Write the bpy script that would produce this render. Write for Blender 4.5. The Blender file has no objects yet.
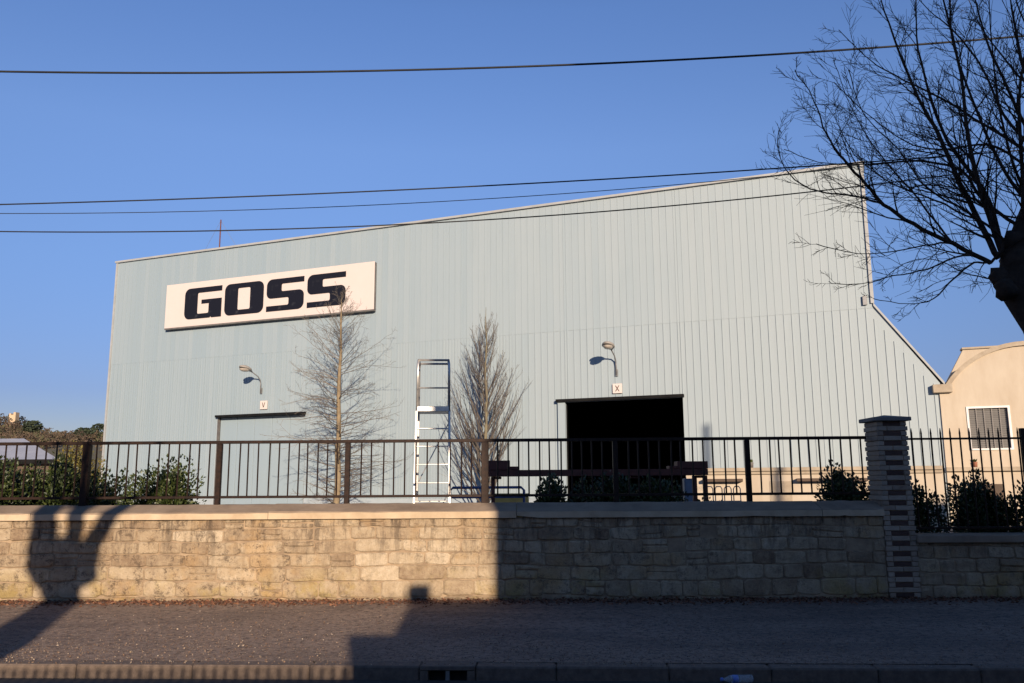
import bpy, bmesh, math, random
from mathutils import Vector, Matrix
random.seed(7)
R = math.radians
scn = bpy.context.scene
col = scn.collection

# ------------------------------------------------------------------ camera
F, CX, CY, PITCH, ROLL, EYE = 825.0, 512.0, 341.5, 9.53, -0.376, 1.6
cam_d = bpy.data.cameras.new('camera'); cam = bpy.data.objects.new('camera', cam_d); col.objects.link(cam)
cam_d.sensor_width = 36; cam_d.lens = F / 1024 * 36; cam_d.clip_end = 6000; cam_d.clip_start = 0.05
CM = Matrix.Translation((0, 0, EYE)) @ Matrix.Rotation(R(90 + PITCH), 4, 'X') @ Matrix.Rotation(R(ROLL), 4, 'Z')
cam.matrix_world = CM
scn.camera = cam
# ------------------------------------------------------------------ light
SUN_EL, SUN_AZ = 13.0, 11.7          # azimuth: sun stands behind the camera, to the right
wd = bpy.data.worlds.new('World'); scn.world = wd; wd.use_nodes = True
nt = wd.node_tree; nt.nodes.clear()
sky = nt.nodes.new('ShaderNodeTexSky'); sky.sky_type = 'NISHITA'; sky.sun_disc = False
sky.sun_elevation = R(SUN_EL); sky.sun_rotation = R(180 - SUN_AZ)
sky.air_density = 1.0; sky.dust_density = 0.0; sky.ozone_density = 5.0
bg = nt.nodes.new('ShaderNodeBackground'); bg.inputs[1].default_value = 0.075
wo = nt.nodes.new('ShaderNodeOutputWorld')
tn = nt.nodes.new('ShaderNodeMix'); tn.data_type = 'RGBA'; tn.blend_type = 'MULTIPLY'; tn.inputs[0].default_value = 1; tn.inputs[7].default_value = (1, 1, 1, 1)
SKY_TINT = [(0.0,(.95,.70,.68)),(.10,(.98,.74,.90)),(.24,(1.52,1.18,1.26)),(.38,(2.05,1.56,1.58)),(.52,(1.95,1.60,1.70)),(.75,(1.1,.95,.95)),(1.0,(.9,.8,.8))]
_tc = nt.nodes.new('ShaderNodeTexCoord'); _sx = nt.nodes.new('ShaderNodeSeparateXYZ'); _rp = nt.nodes.new('ShaderNodeValToRGB')
while len(_rp.color_ramp.elements) < len(SKY_TINT): _rp.color_ramp.elements.new(.5)
for _i, (_p, _c) in enumerate(SKY_TINT): _rp.color_ramp.elements[_i].position = _p; _rp.color_ramp.elements[_i].color = (*_c, 1)
nt.links.new(_tc.outputs['Generated'], _sx.inputs[0]); nt.links.new(_sx.outputs[2], _rp.inputs[0]); nt.links.new(_rp.outputs[0], tn.inputs[7])
nt.links.new(sky.outputs[0], tn.inputs[6]); nt.links.new(tn.outputs[2], bg.inputs[0]); nt.links.new(bg.outputs[0], wo.inputs[0])
sd = bpy.data.lights.new('sun', 'SUN'); sun = bpy.data.objects.new('sun', sd); col.objects.link(sun)
sd.energy = 5.0; sd.angle = R(0.5); sd.color = (1.0, 0.80, 0.60)
LDIR = Vector((-math.sin(R(SUN_AZ)) * math.cos(R(SUN_EL)), math.cos(R(SUN_AZ)) * math.cos(R(SUN_EL)), -math.sin(R(SUN_EL))))
sun.rotation_euler = LDIR.to_track_quat('-Z', 'Y').to_euler()
scn.view_settings.view_transform = 'Standard'; scn.view_settings.look = 'None'
scn.view_settings.exposure = 0.5; scn.view_settings.gamma = 1.0
scn.view_settings.use_curve_mapping = False

# ------------------------------------------------------------------ pixel -> place
C0 = Vector((0, 0, EYE)); CR = CM.to_3x3()
def ray(px, py): return CR @ Vector(((px - CX) / F, -(py - CY) / F, -1.0))
def at(px, py, Y):
    d = ray(px, py); return C0 + d * (Y / d.y)
def ground(px, py, z=0.0):
    d = ray(px, py); return C0 + d * ((z - EYE) / d.z)
class Frame:
    """vertical plane: t along it, off behind it, z up"""
    def __init__(s, o, ang):
        s.o = Vector((o[0], o[1], 0)); s.a = ang
        s.u = Vector((math.cos(ang), math.sin(ang), 0)); s.n = Vector((-math.sin(ang), math.cos(ang), 0))
    def w(s, t, off, z): return s.o + s.u * t + s.n * off + Vector((0, 0, z))
    def pix(s, px, py, off=0.0):
        d = ray(px, py); q = s.o + s.n * off
        k = (q - C0).dot(s.n) / d.dot(s.n); p = C0 + d * k
        return (p - s.o).dot(s.u), p.z

# ------------------------------------------------------------------ mesh helpers
class MB:
    def __init__(s): s.v = []; s.f = []; s.m = []; s.c = []
    def add(s, vs, fs, mi=0, c=0.5):
        b = len(s.v); s.v += [tuple(x) for x in vs]
        for f in fs: s.f.append([b + i for i in f]); s.m.append(mi); s.c.append(c)
    def box(s, a, b, mi=0, c=0.5):
        x0, y0, z0 = a; x1, y1, z1 = b
        s.add([(x0,y0,z0),(x1,y0,z0),(x1,y1,z0),(x0,y1,z0),(x0,y0,z1),(x1,y0,z1),(x1,y1,z1),(x0,y1,z1)],
              [(0,3,2,1),(4,5,6,7),(0,1,5,4),(1,2,6,5),(2,3,7,6),(3,0,4,7)], mi, c)
    def bbox(s, a, b, r=0.01, mi=0, c=0.5):
        """box whose twelve edges are chamfered"""
        x0, y0, z0 = a; x1, y1, z1 = b
        r = min(r, (x1-x0)*.45, (y1-y0)*.45, (z1-z0)*.45)
        bm = bmesh.new(); bmesh.ops.create_cube(bm, size=1)
        for v in bm.verts:
            v.co = Vector(((x0+x1)/2+v.co.x*(x1-x0), (y0+y1)/2+v.co.y*(y1-y0), (z0+z1)/2+v.co.z*(z1-z0)))
        bmesh.ops.bevel(bm, geom=list(bm.edges), offset=r, segments=1, affect='EDGES')
        bm.verts.index_update()
        s.add([v.co for v in bm.verts], [[v.index for v in f.verts] for f in bm.faces], mi, c); bm.free()
    def tube(s, pts, rad, n=6, mi=0, c=0.5, cap=True):
        pts = [Vector(p) for p in pts]
        if not isinstance(rad, (list, tuple)): rad = [rad] * len(pts)
        b = len(s.v); m = len(pts)
        t0 = (pts[1] - pts[0]).normalized()
        a = t0.orthogonal().normalized()
        for i, p in enumerate(pts):
            t = ((pts[min(i+1, m-1)] - pts[max(i-1, 0)])).normalized()
            a = (a - t * a.dot(t))
            a = a.normalized() if a.length > 1e-6 else t.orthogonal().normalized()
            bb = t.cross(a)
            for k in range(n):
                an = 2*math.pi*k/n
                s.v.append(tuple(p + (a*math.cos(an) + bb*math.sin(an)) * rad[i]))
        for i in range(m-1):
            for k in range(n):
                k2 = (k+1) % n
                s.f.append([b+i*n+k, b+i*n+k2, b+(i+1)*n+k2, b+(i+1)*n+k]); s.m.append(mi); s.c.append(c)
        if cap:
            s.f.append([b+k for k in range(n)][::-1]); s.m.append(mi); s.c.append(c)
            s.f.append([b+(m-1)*n+k for k in range(n)]); s.m.append(mi); s.c.append(c)
    def lathe(s, prof, n=16, o=(0,0,0), mi=0, c=.5):
        b = len(s.v); m = len(prof)
        for r, z in prof:
            for k in range(n):
                an = 2*math.pi*k/n; s.v.append((o[0]+r*math.cos(an), o[1]+r*math.sin(an), o[2]+z))
        for i in range(m-1):
            for k in range(n):
                k2 = (k+1) % n; s.f.append([b+i*n+k, b+i*n+k2, b+(i+1)*n+k2, b+(i+1)*n+k]); s.m.append(mi); s.c.append(c)
        s.f.append([b+k for k in range(n)][::-1]); s.m.append(mi); s.c.append(c)
        s.f.append([b+(m-1)*n+k for k in range(n)]); s.m.append(mi); s.c.append(c)
    def build(s, name, mats, parent=None, smooth=False, tint=False):
        me = bpy.data.meshes.new(name); me.from_pydata(s.v, [], s.f)
        if not isinstance(mats, (list, tuple)): mats = [mats]
        for m in mats: me.materials.append(m)
        me.polygons.foreach_set('material_index', s.m)
        if smooth: me.polygons.foreach_set('use_smooth', [True]*len(s.f))
        if tint:
            at_ = me.attributes.new('tint', 'FLOAT', 'FACE'); at_.data.foreach_set('value', s.c)
        me.update()
        o = bpy.data.objects.new(name, me); col.objects.link(o)
        if parent: o.parent = parent
        return o
def thing(name, label, cat, loc=(0,0,0), rz=0.0, group=None):
    o = bpy.data.objects.new(name, None); col.objects.link(o)
    o.empty_display_size = .2; o.location = loc; o.rotation_euler = (0, 0, rz)
    o['label'] = label; o['category'] = cat
    if group: o['group'] = group
    return o
def tag(o, label, cat, group=None):
    o['label'] = label; o['category'] = cat
    if group: o['group'] = group
    return o
def struct(o, kind='structure', label=None):
    o['kind'] = kind
    if label: o['label'] = label
    return o

# ------------------------------------------------------------------ materials
def newmat(name):
    m = bpy.data.materials.new(name); m.use_nodes = True
    t = m.node_tree; t.nodes.clear()
    out = t.nodes.new('ShaderNodeOutputMaterial'); b = t.nodes.new('ShaderNodeBsdfPrincipled')
    t.links.new(b.outputs[0], out.inputs[0]); return m, t, b
def N(t, typ, **kw):
    n = t.nodes.new(typ)
    for k, v in kw.items(): setattr(n, k, v)
    return n
def noise(t, coord, scale, detail=4, rough=.6, stretch=None):
    n = N(t, 'ShaderNodeTexNoise'); n.inputs['Scale'].default_value = scale
    n.inputs['Detail'].default_value = detail; n.inputs['Roughness'].default_value = rough
    if stretch:
        mp = N(t, 'ShaderNodeMapping'); mp.inputs['Scale'].default_value = stretch
        t.links.new(coord, mp.inputs[0]); coord = mp.outputs[0]
    t.links.new(coord, n.inputs['Vector']); return n.outputs['Fac']
def ramp(t, fac, stops):
    n = N(t, 'ShaderNodeValToRGB'); e = n.color_ramp.elements
    while len(e) < len(stops): e.new(.5)
    for i, (p, c) in enumerate(stops):
        e[i].position = p; e[i].color = (c, c, c, 1) if isinstance(c, (int, float)) else (*c, 1)
    t.links.new(fac, n.inputs[0]); return n.outputs[0]
def mix(t, fac, a, b, mode='MIX'):
    n = N(t, 'ShaderNodeMix', data_type='RGBA', blend_type=mode)
    for v, i in ((fac, 0), (a, 6), (b, 7)):
        if isinstance(v, (int, float)): n.inputs[i].default_value = v
        elif isinstance(v, tuple): n.inputs[i].default_value = (*v, 1)
        else: t.links.new(v, n.inputs[i])
    return n.outputs[2]
def math_(t, op, a, b=None, clamp=False):
    n = N(t, 'ShaderNodeMath', operation=op, use_clamp=clamp)
    for v, i in ((a, 0), (b, 1)):
        if v is None: continue
        if isinstance(v, (int, float)): n.inputs[i].default_value = v
        else: t.links.new(v, n.inputs[i])
    return n.outputs[0]
def coords(t): return N(t, 'ShaderNodeTexCoord').outputs['Object']
def bump(t, b, h, strength=.3, dist=.01):
    n = N(t, 'ShaderNodeBump'); n.inputs['Strength'].default_value = strength; n.inputs['Distance'].default_value = dist
    t.links.new(h, n.inputs['Height']); t.links.new(n.outputs[0], b.inputs['Normal'])
def plain(name, c1, c2=None, scale=6, rough=.6, metal=0, bs=None, bd=.004, lo=.35, hi=.65, stretch=None):
    m, t, b = newmat(name); co = coords(t)
    c2 = c2 or tuple(x*.75 for x in c1)
    f = noise(t, co, scale, 5, .65, stretch)
    t.links.new(mix(t, ramp(t, f, [(lo, 0.), (hi, 1.)]), c1, c2), b.inputs['Base Color'])
    b.inputs['Roughness'].default_value = rough; b.inputs['Metallic'].default_value = metal
    if bs: bump(t, b, noise(t, co, bs, 6, .7), .6, bd)
    return m
def tintmat(name, stops, rough=.7, bs=20, bd=.004):
    m, t, b = newmat(name); co = coords(t)
    a = N(t, 'ShaderNodeAttribute', attribute_name='tint')
    f = noise(t, co, 9, 4)
    v = math_(t, 'ADD', a.outputs['Fac'], math_(t, 'MULTIPLY', math_(t, 'SUBTRACT', f, .5), .5))
    t.links.new(ramp(t, v, stops), b.inputs['Base Color'])
    b.inputs['Roughness'].default_value = rough; bump(t, b, noise(t, co, bs, 5, .7), .6, bd)
    return m

# stone of the street wall
def stone_mat():
    m, t, b = newmat('old_limestone'); co = coords(t)
    a = N(t, 'ShaderNodeAttribute', attribute_name='tint').outputs['Fac']
    v = math_(t, 'ADD', a, math_(t, 'MULTIPLY', math_(t, 'SUBTRACT', noise(t, co, 5, 7, .8), .5), 1.3))
    c = ramp(t, v, [(0., (.16,.10,.06)), (.3, (.285,.205,.13)), (.55, (.40,.31,.205)), (.8, (.51,.415,.29)), (1., (.62,.51,.37))])
    sx = N(t, 'ShaderNodeSeparateXYZ'); t.links.new(co, sx.inputs[0]); z = sx.outputs[2]; x = sx.outputs[0]
    # ochre lichen low on the wall, in patches
    low = math_(t, 'SUBTRACT', 1., math_(t, 'MULTIPLY', z, 1.9), True)
    lic = math_(t, 'MULTIPLY', low, ramp(t, noise(t, co, 1.6, 5, .7), [(.50, 0.), (.60, 1.)]))
    c = mix(t, math_(t, 'MULTIPLY', lic, .75), c, (.34,.25,.05))
    # darker towards the foot
    foot = math_(t, 'MULTIPLY', math_(t, 'SUBTRACT', 1., math_(t, 'MULTIPLY', z, 6.5), True), .6)
    c = mix(t, foot, c, (.14,.10,.07))
    # run-off streaks under the coping and black crust
    st = ramp(t, noise(t, co, 3.0, 6, .75, (3.2, 1, .55)), [(.49, 0.), (.58, 1.)])
    hi = math_(t, 'MULTIPLY', math_(t, 'SUBTRACT', z, .35), 1.25, True)
    c = mix(t, math_(t, 'MULTIPLY', math_(t, 'MULTIPLY', st, hi), .85), c, (.085,.062,.045))
    sm = ramp(t, noise(t, co, 2.6, 6, .75), [(.50, 0.), (.60, 1.)])      # old repointing smeared over the stones
    c = mix(t, math_(t, 'MULTIPLY', sm, .55), c, (.44,.335,.215))
    c = mix(t, math_(t, 'MULTIPLY', ramp(t, noise(t, co, 1.1, 4, .7), [(.52, 0.), (.64, 1.)]), .5), c, (.42,.26,.11))
    cr = ramp(t, noise(t, co, 6, 9, .88), [(.515, 0.), (.585, 1.)])
    pm_ = ramp(t, noise(t, co, .9, 3, .6), [(.38, .25), (.62, 1.)])
    c = mix(t, math_(t, 'MULTIPLY', math_(t, 'MULTIPLY', cr, math_(t, 'ADD', pm_, math_(t, 'MULTIPLY', math_(t, 'SUBTRACT', -1.2, x), .25, True), True)), .80), c, (.085,.06,.04))
    pk = ramp(t, noise(t, co, 26, 5, .8), [(.57, 0.), (.63, 1.)])
    c = mix(t, math_(t, 'MULTIPLY', math_(t, 'MULTIPLY', pk, sm), .45), c, (.09,.065,.045))
    t.links.new(c, b.inputs['Base Color']); b.inputs['Roughness'].default_value = .92
    h = math_(t, 'ADD', math_(t, 'MULTIPLY', noise(t, co, 10, 9, .8), 1.4), math_(t, 'MULTIPLY', noise(t, co, 60, 3, .6), .3))
    bump(t, b, h, .9, .03)
    return m
def facade_mat():
    m, t, b = newmat('painted_steel_cladding'); co = coords(t)
    a = N(t, 'ShaderNodeAttribute', attribute_name='tint').outputs['Fac']
    big = noise(t, co, .16, 4, .6)
    sx = N(t, 'ShaderNodeSeparateXYZ'); t.links.new(co, sx.inputs[0])
    gx = math_(t, 'ADD', math_(t, 'MULTIPLY', math_(t, 'ADD', sx.outputs[0], 18.), .045), math_(t, 'MULTIPLY', math_(t, 'SUBTRACT', big, .5), 1.3))
    c = mix(t, ramp(t, gx, [(0., 0.), (1., 1.)]), (.248,.318,.365), (.298,.355,.385))
    c = mix(t, math_(t, 'MULTIPLY', a, .4), c, (.325,.375,.40))
    st = ramp(t, noise(t, co, 1.2, 5, .7, (5, 1, .22)), [(.5, 0.), (.75, 1.)])
    c = mix(t, math_(t, 'MULTIPLY', st, .25), c, (.21,.27,.29))
    t.links.new(c, b.inputs['Base Color']); b.inputs['Roughness'].default_value = .55
    bump(t, b, noise(t, co, 1.1, 3, .5), .25, .02)
    return m
def pavement_mat():
    m, t, b = newmat('worn_asphalt_pavement'); co = coords(t)
    f = noise(t, co, 1.3, 6, .65)
    c = mix(t, ramp(t, f, [(.35, 0.), (.65, 1.)]), (.225,.155,.118), (.32,.225,.17))
    g = noise(t, co, 20, 8, .9)
    c = mix(t, ramp(t, g, [(.47, 0.), (.60, 1.)]), c, (.38,.30,.235))
    c = mix(t, ramp(t, noise(t, co, 13, 7, .88), [(.42, .85), (.50, 0.)]), c, (.06,.042,.034))
    sx = N(t, 'ShaderNodeSeparateXYZ'); t.links.new(co, sx.inputs[0])
    c = mix(t, ramp(t, noise(t, co, .55, 6, .7, (.5, 1.6, 1)), [(.46, 0.), (.60, .5)]), c, (.10,.075,.065))
    # brown grit gathered at the foot of the wall
    g2 = math_(t, 'MULTIPLY', math_(t, 'ADD', sx.outputs[1], math_(t, 'MULTIPLY', f, .9)), 1.1)
    c = mix(t, ramp(t, g2, [(.0, 0.), (1., .8)]), c, (.19,.085,.05))
    # pale bits trodden into the surface
    vo = N(t, 'ShaderNodeTexVoronoi', feature='F1'); vo.inputs['Scale'].default_value = 21
    t.links.new(co, vo.inputs['Vector'])
    k = math_(t, 'MULTIPLY', ramp(t, vo.outputs['Distance'], [(.10, 1.), (.17, 0.)]), ramp(t, noise(t, co, 2.2, 4, .7), [(.42, 0.), (.60, 1.)]))
    c = mix(t, math_(t, 'MULTIPLY', k, .8), c, (.38,.33,.26))
    t.links.new(c, b.inputs['Base Color']); b.inputs['Roughness'].default_value = .9
    bump(t, b, math_(t, 'ADD', g, noise(t, co, 40, 6, .8)), .75, .011)
    return m
M = {}
M['stone'] = stone_mat(); M['facade'] = facade_mat(); M['pave'] = pavement_mat()
M['mortar'] = plain('lime_mortar', (.38,.28,.18), (.20,.145,.095), 4, .95, bs=40, bd=.01)
M['cope'] = plain('coping_stone', (.20,.148,.105), (.30,.23,.165), 2.2, .9, bs=24, bd=.008)
M['copef'] = plain('coping_render', (.53,.42,.29), (.38,.285,.185), 2, .9, bs=24, bd=.004)
M['road'] = plain('road_asphalt', (.05,.048,.046), (.08,.075,.07), 30, .85, bs=160, bd=.004)
M['kerb'] = plain('kerb_granite', (.18,.135,.105), (.11,.082,.064), 14, .85, bs=60, bd=.006)
M['yard'] = plain('yard_concrete', (.36,.34,.31), (.27,.25,.23), .8, .9, bs=30)
M['earth'] = plain('field_earth', (.12,.11,.06), (.09,.08,.05), .3, .95, bs=3)
M['soil'] = plain('planting_soil', (.06,.05,.03), (.04,.03,.02), 4, .95, bs=30, bd=.02)
M['iron'] = plain('railing_paint', (.016,.011,.010), (.032,.018,.013), 22, .5, .2, bs=60, bd=.001)
M['rust'] = plain('brown_steel', (.15,.055,.042), (.10,.038,.03), 7, .6, .1, bs=40, bd=.001)
M['alu'] = plain('aluminium', (.55,.53,.50), (.36,.35,.34), 7, .3, .55)
M['white'] = plain('white_board', (.60,.53,.50), (.585,.515,.48), .7, .5)
M['frame'] = plain('sign_edge', (.16,.15,.14), (.10,.09,.09), 3, .6)
M['cream'] = plain('cream_render', (.49,.425,.335), (.42,.35,.265), .6, .9, bs=18, bd=.003, stretch=(2.5,2.5,.7))
M['cream2'] = plain('cream_trim', (.41,.345,.26), (.30,.245,.18), 2.5, .9, bs=18, bd=.003)
M['awn'] = plain('brown_recess', (.10,.065,.045), (.07,.05,.035), 3, .8)
M['glass'] = plain('dusty_window_glass', (.10,.098,.095), (.13,.125,.12), 2, .45)
M['winf'] = plain('white_window_paint', (.72,.70,.68), (.62,.60,.58), 3, .6)
M['wire'] = plain('black_cable', (.02,.02,.022), (.03,.03,.03), 3, .6)
M['bark'] = plain('dark_bark', (.055,.043,.035), (.03,.024,.02), 9, .95, bs=30, bd=.02)
M['bark2'] = plain('pale_tan_bark', (.25,.19,.115), (.15,.115,.07), 4, .9, bs=20, bd=.01)
M['twig2'] = plain('grey_brown_twigs', (.165,.14,.115), (.11,.092,.076), 3, .9)
M['bark3'] = plain('olive_bark', (.19,.165,.105), (.12,.105,.07), 3, .9, bs=20, bd=.01)
M['lamp'] = plain('lamp_housing', (.30,.28,.26), (.24,.225,.21), 5, .5)
M['lampg'] = plain('lamp_bowl', (.38,.34,.29), (.33,.29,.25), 5, .2)
M['galv'] = plain('galvanised_arm', (.30,.30,.30), (.22,.22,.22), 8, .5, .6)
M['black'] = plain('black_track', (.008,.008,.009), (.014,.014,.014), 4, .6)
M['inside'] = plain('interior_shade_black', (.025,.024,.023), (.015,.015,.015), .7, .9)  # near-black colour stands in for shade in the doorway and drain
M['roofm'] = plain('grey_roofing', (.25,.26,.27), (.2,.2,.21), 2, .8)
M['trim'] = plain('pale_trim', (.36,.37,.37), (.3,.31,.31), 2, .5)
M['door'] = plain('pale_teal_door', (.245,.325,.36), (.22,.30,.33), .8, .5)
M['plinth'] = plain('pale_plinth', (.33,.38,.42), (.30,.35,.38), 1.5, .8)
M['blue'] = plain('blue_paint', (.05,.08,.19), (.03,.05,.13), 6, .5)
M['yellow'] = plain('ochre_yellow_paint', (.60,.36,.08), (.5,.3,.07), 6, .6)
M['slate'] = plain('pale_slate', (.36,.38,.44), (.30,.32,.38), 1.5, .6)
M['housew'] = plain('house_wall_render', (.50,.45,.38), (.42,.38,.32), 2, .9, bs=20)
M['tile'] = plain('clay_tile_roof', (.22,.09,.05), (.16,.07,.04), 4, .9, bs=16)
M['brickr'] = plain('chimney_brick', (.25,.10,.07), (.18,.08,.05), 9, .9, bs=16)
M['castle'] = plain('castle_stone', (.52,.40,.27), (.44,.33,.22), .3, .9)
M['pot'] = plain('terracotta', (.30,.12,.07), (.22,.09,.05), 12, .8)
M['letter'] = plain('letter_black', (.010,.011,.018), (.03,.032,.04), 2.0, .45, lo=.60, hi=.72)
M['ltext'] = plain('small_letter_brown', (.10,.07,.055), (.08,.06,.05), 5, .7)
M['pillar'] = tintmat('pillar_brick', [(0., (.055,.028,.022)), (.3, (.10,.055,.042)), (.5, (.25,.19,.14)), (1., (.42,.34,.26))], .85, 50, .004)
M['leaf'] = tintmat('shrub_leaf', [(0., (.012,.020,.006)), (.5, (.032,.050,.012)), (1., (.085,.10,.025))], .45)
M['leafy'] = tintmat('yellow_blossom', [(0., (.045,.05,.012)), (.5, (.12,.10,.018)), (1., (.22,.165,.024))], .7)
M['wood'] = tintmat('winter_wood', [(0., (.035,.03,.018)), (.35, (.085,.06,.042)), (.7, (.13,.09,.06)), (1., (.08,.09,.04))], .95)
M['pine'] = tintmat('pine_needles', [(0., (.015,.025,.012)), (1., (.045,.06,.03))], .9)
M['petal'] = tintmat('fallen_bits', [(0., (.10,.05,.03)), (.45, (.24,.15,.09)), (1., (.60,.53,.42))], .8)
M['litter'] = tintmat('leaf_litter', [(0., (.06,.03,.02)), (.6, (.16,.065,.035)), (1., (.26,.13,.07))], .9)
def bottle_mat():
    m, t, b = newmat('clear_blue_plastic')
    b.inputs['Base Color'].default_value = (.92,.96,1,1); b.inputs['Roughness'].default_value = .12
    b.inputs['Transmission Weight'].default_value = .75; b.inputs['IOR'].default_value = 1.3
    return m
M['pet'] = bottle_mat()
M['petl'] = plain('bottle_label', (.05,.12,.55), (.3,.4,.7), 20, .4)

for k_, v_ in (('black', .05), ('iron', .15), ('letter', .12), ('rust', .2), ('bark', .1), ('wire', .15)):
    for n_ in M[k_].node_tree.nodes:
        if n_.type == 'BSDF_PRINCIPLED': n_.inputs['Specular IOR Level'].default_value = v_
# ================================================================== SETTING
pL, pR = ground(0, 604), ground(885, 600.5)
WANG = math.atan2(pR.y - pL.y, pR.x - pL.x)
WF = Frame(((pL.x + pR.x)/2, (pL.y + pR.y)/2), WANG)          # front of the street wall
kL, kR = ground(0, 664.5), ground(1024, 669)
KF = Frame(((kL.x + kR.x)/2, (kL.y + kR.y)/2), math.atan2(kR.y - kL.y, kR.x - kL.x))   # front top edge of the kerb
print('WALL', WF.o, math.degrees(WANG), 'KERB', KF.o, math.degrees(KF.a))
vp = ray(-1618, 494); FANG = math.atan2(-vp.y, -vp.x)
q = at(621, 398, 34); FF = Frame((q.x, q.y), FANG)            # cladding plane of the warehouse
print('FACADE', math.degrees(FANG), q)

g = MB(); g.box((-3000, -600, -1.0), (3000, 3500, -.16)); struct(g.build('ground', M['earth']))
g = MB()
def slab(m, pts, z1, z0=-.15):
    n = len(pts); m.add([(p[0], p[1], z0) for p in pts] + [(p[0], p[1], z1) for p in pts],
        [list(range(n))[::-1], list(range(n, 2*n))] + [[i, (i+1) % n, n+(i+1) % n, n+i] for i in range(n)])
kw = lambda t, o: KF.w(t, o, 0)
ww = lambda t, o: WF.w(t, o, 0)
slab(g, [(-90, .9), (90, .9), kw(90, 0), kw(-90, 0)], -.115, -.15); struct(g.build('road', M['road']))
DR0, DR1 = KF.pix(420, 672)[0], KF.pix(475, 672)[0]
g = MB(); t = -40.0
while t < 40:
    L = random.uniform(.85, 1.15); a, b_ = t, t + L - .004
    if b_ > DR0 and a < DR1:
        if a < DR0 - .05: g.bbox((a, 0, -.15), (DR0-.004, .18, random.uniform(-.003, .003)), .014)
        if b_ > DR1 + .05: g.bbox((DR1+.004, 0, -.15), (b_, .18, random.uniform(-.003, .003)), .014)
    else: g.bbox((a, random.uniform(0, .006), -.15), (b_, .18, random.uniform(-.004, .004)), .014)
    t += L
k = g.build('kerb', M['kerb']); k.location = KF.o; k.rotation_euler = (0, 0, KF.a); struct(k)
# far pavement, local frame of the wall so that its grit follows the wall foot
g = MB()
inv = Matrix.Translation(WF.o) @ Matrix.Rotation(WF.a, 4, 'Z'); inv = inv.inverted()
pts = [kw(-60, .18), kw(60, .18), ww(60, 0.05), ww(-60, 0.05)]
nx, ny = 240, 14; V = []; Fc = []
for j in range(ny+1):
    for i in range(nx+1):
        u, v = i/nx, j/ny
        p = (pts[0]*(1-u)+pts[1]*u)*(1-v) + (pts[3]*(1-u)+pts[2]*u)*v
        z = 0.0 + .012*math.sin(p.x*1.1+2*v)*v*(1-v)*4 + .03*v*v
        V.append(inv @ Vector((p.x, p.y, z)))
for j in range(ny):
    for i in range(nx):
        a = j*(nx+1)+i; Fc.append((a, a+1, a+nx+2, a+nx+1))
g.add(V, Fc); pv = g.build('pavement', M['pave'], smooth=True); pv.location = WF.o; pv.rotation_euler = (0,0,WF.a); struct(pv)
g = MB(); g.box((-90, -2.3, -.15), (90, .9, 0)); struct(g.build('near_pavement', M['pave']))
g = MB(); slab(g, [ww(-70, .42), ww(70, .42), (80, 110), (-80, 110)], -.02); struct(g.build('yard', M['yard']))
g = MB(); slab(g, [ww(-40, .40), ww(40, .40), ww(40, 2.6), ww(-40, 2.6)], .62, -.1); struct(g.build('planting_bed', M['soil']))

# ---- hill far to the left with its wood
hp = [(-40, 436), (0, 432), (14, 425), (30, 431), (60, 438), (104, 437), (160, 440), (260, 446), (420, 452), (560, 458), (800, 470), (1100, 474)]
HD = 520
g = MB(); V = []; Fc = []
nx, ny = 70, 16
def hillz(px):
    for (a, ya), (b, yb) in zip(hp, hp[1:]):
        if a <= px <= b: return at(px, ya + (yb-ya)*(px-a)/(b-a), HD).z
    return at(hp[0][0], hp[0][1], HD).z if px < hp[0][0] else 3.0
for j in range(ny+1):
    for i in range(nx+1):
        X = -620 + i*16.0; v = j/ny; Y = HD - 260 + v*420
        px = CX + X/HD*F*1.0
        H = hillz(px) + 4*math.sin(X*.03)
        z = -1 + (H+1) * (math.sin(min(1, v/.62)*math.pi/2)**1.6 if v < .62 else math.cos((v-.62)/.38*math.pi/2)**.7)
        V.append((X, Y, z))
for j in range(ny):
    for i in range(nx):
        a = j*(nx+1)+i; Fc.append((a, a+1, a+nx+2, a+nx+1))
g.add(V, Fc); struct(g.build('hill', M['earth'], smooth=True))
def hill_at(X, Y):
    v = (Y - HD + 260)/420; px = CX + X/HD*F; H = hillz(px) + 4*math.sin(X*.03)
    return -1 + (H+1) * (math.sin(min(1, v/.62)*math.pi/2)**1.6 if v < .62 else math.cos(min(1,(v-.62)/.38)*math.pi/2)**.7)
g = MB()
for i in range(1150):
    X = random.uniform(-350, -235) if i < 850 else random.uniform(-225, 300)
    Y = HD - random.uniform(-8, 150); z = hill_at(X, Y)
    h = random.uniform(4, 7.5); w = h*random.uniform(.35, .55); c = random.random()
    if z < 0: continue
    for k in range(64):
        th = random.uniform(0, 6.28); rr = w*math.sqrt(random.random()); zz = z + h*random.uniform(.15, 1)
        rr *= math.sin(min(1, max(.15, (zz-z)/h))*2.6+.3)
        p = Vector((X+rr*math.cos(th), Y+rr*math.sin(th), zz)); s = random.uniform(.28, .6)
        d1 = Vector((random.uniform(-1,1), random.uniform(-1,1), random.uniform(-.4,1))).normalized()*s
        d2 = d1.orthogonal().normalized()*s*.8
        g.add([p-d1, p+d2, p+d1, p-d2], [(0,1,2,3)], 0, min(1, max(0, c+random.uniform(-.25,.25))))
o = g.build('far_wood', M['wood'], tint=True); struct(o, 'stuff', 'brown leafless wood covering the far hill'); o['category'] = 'wood'
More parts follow.
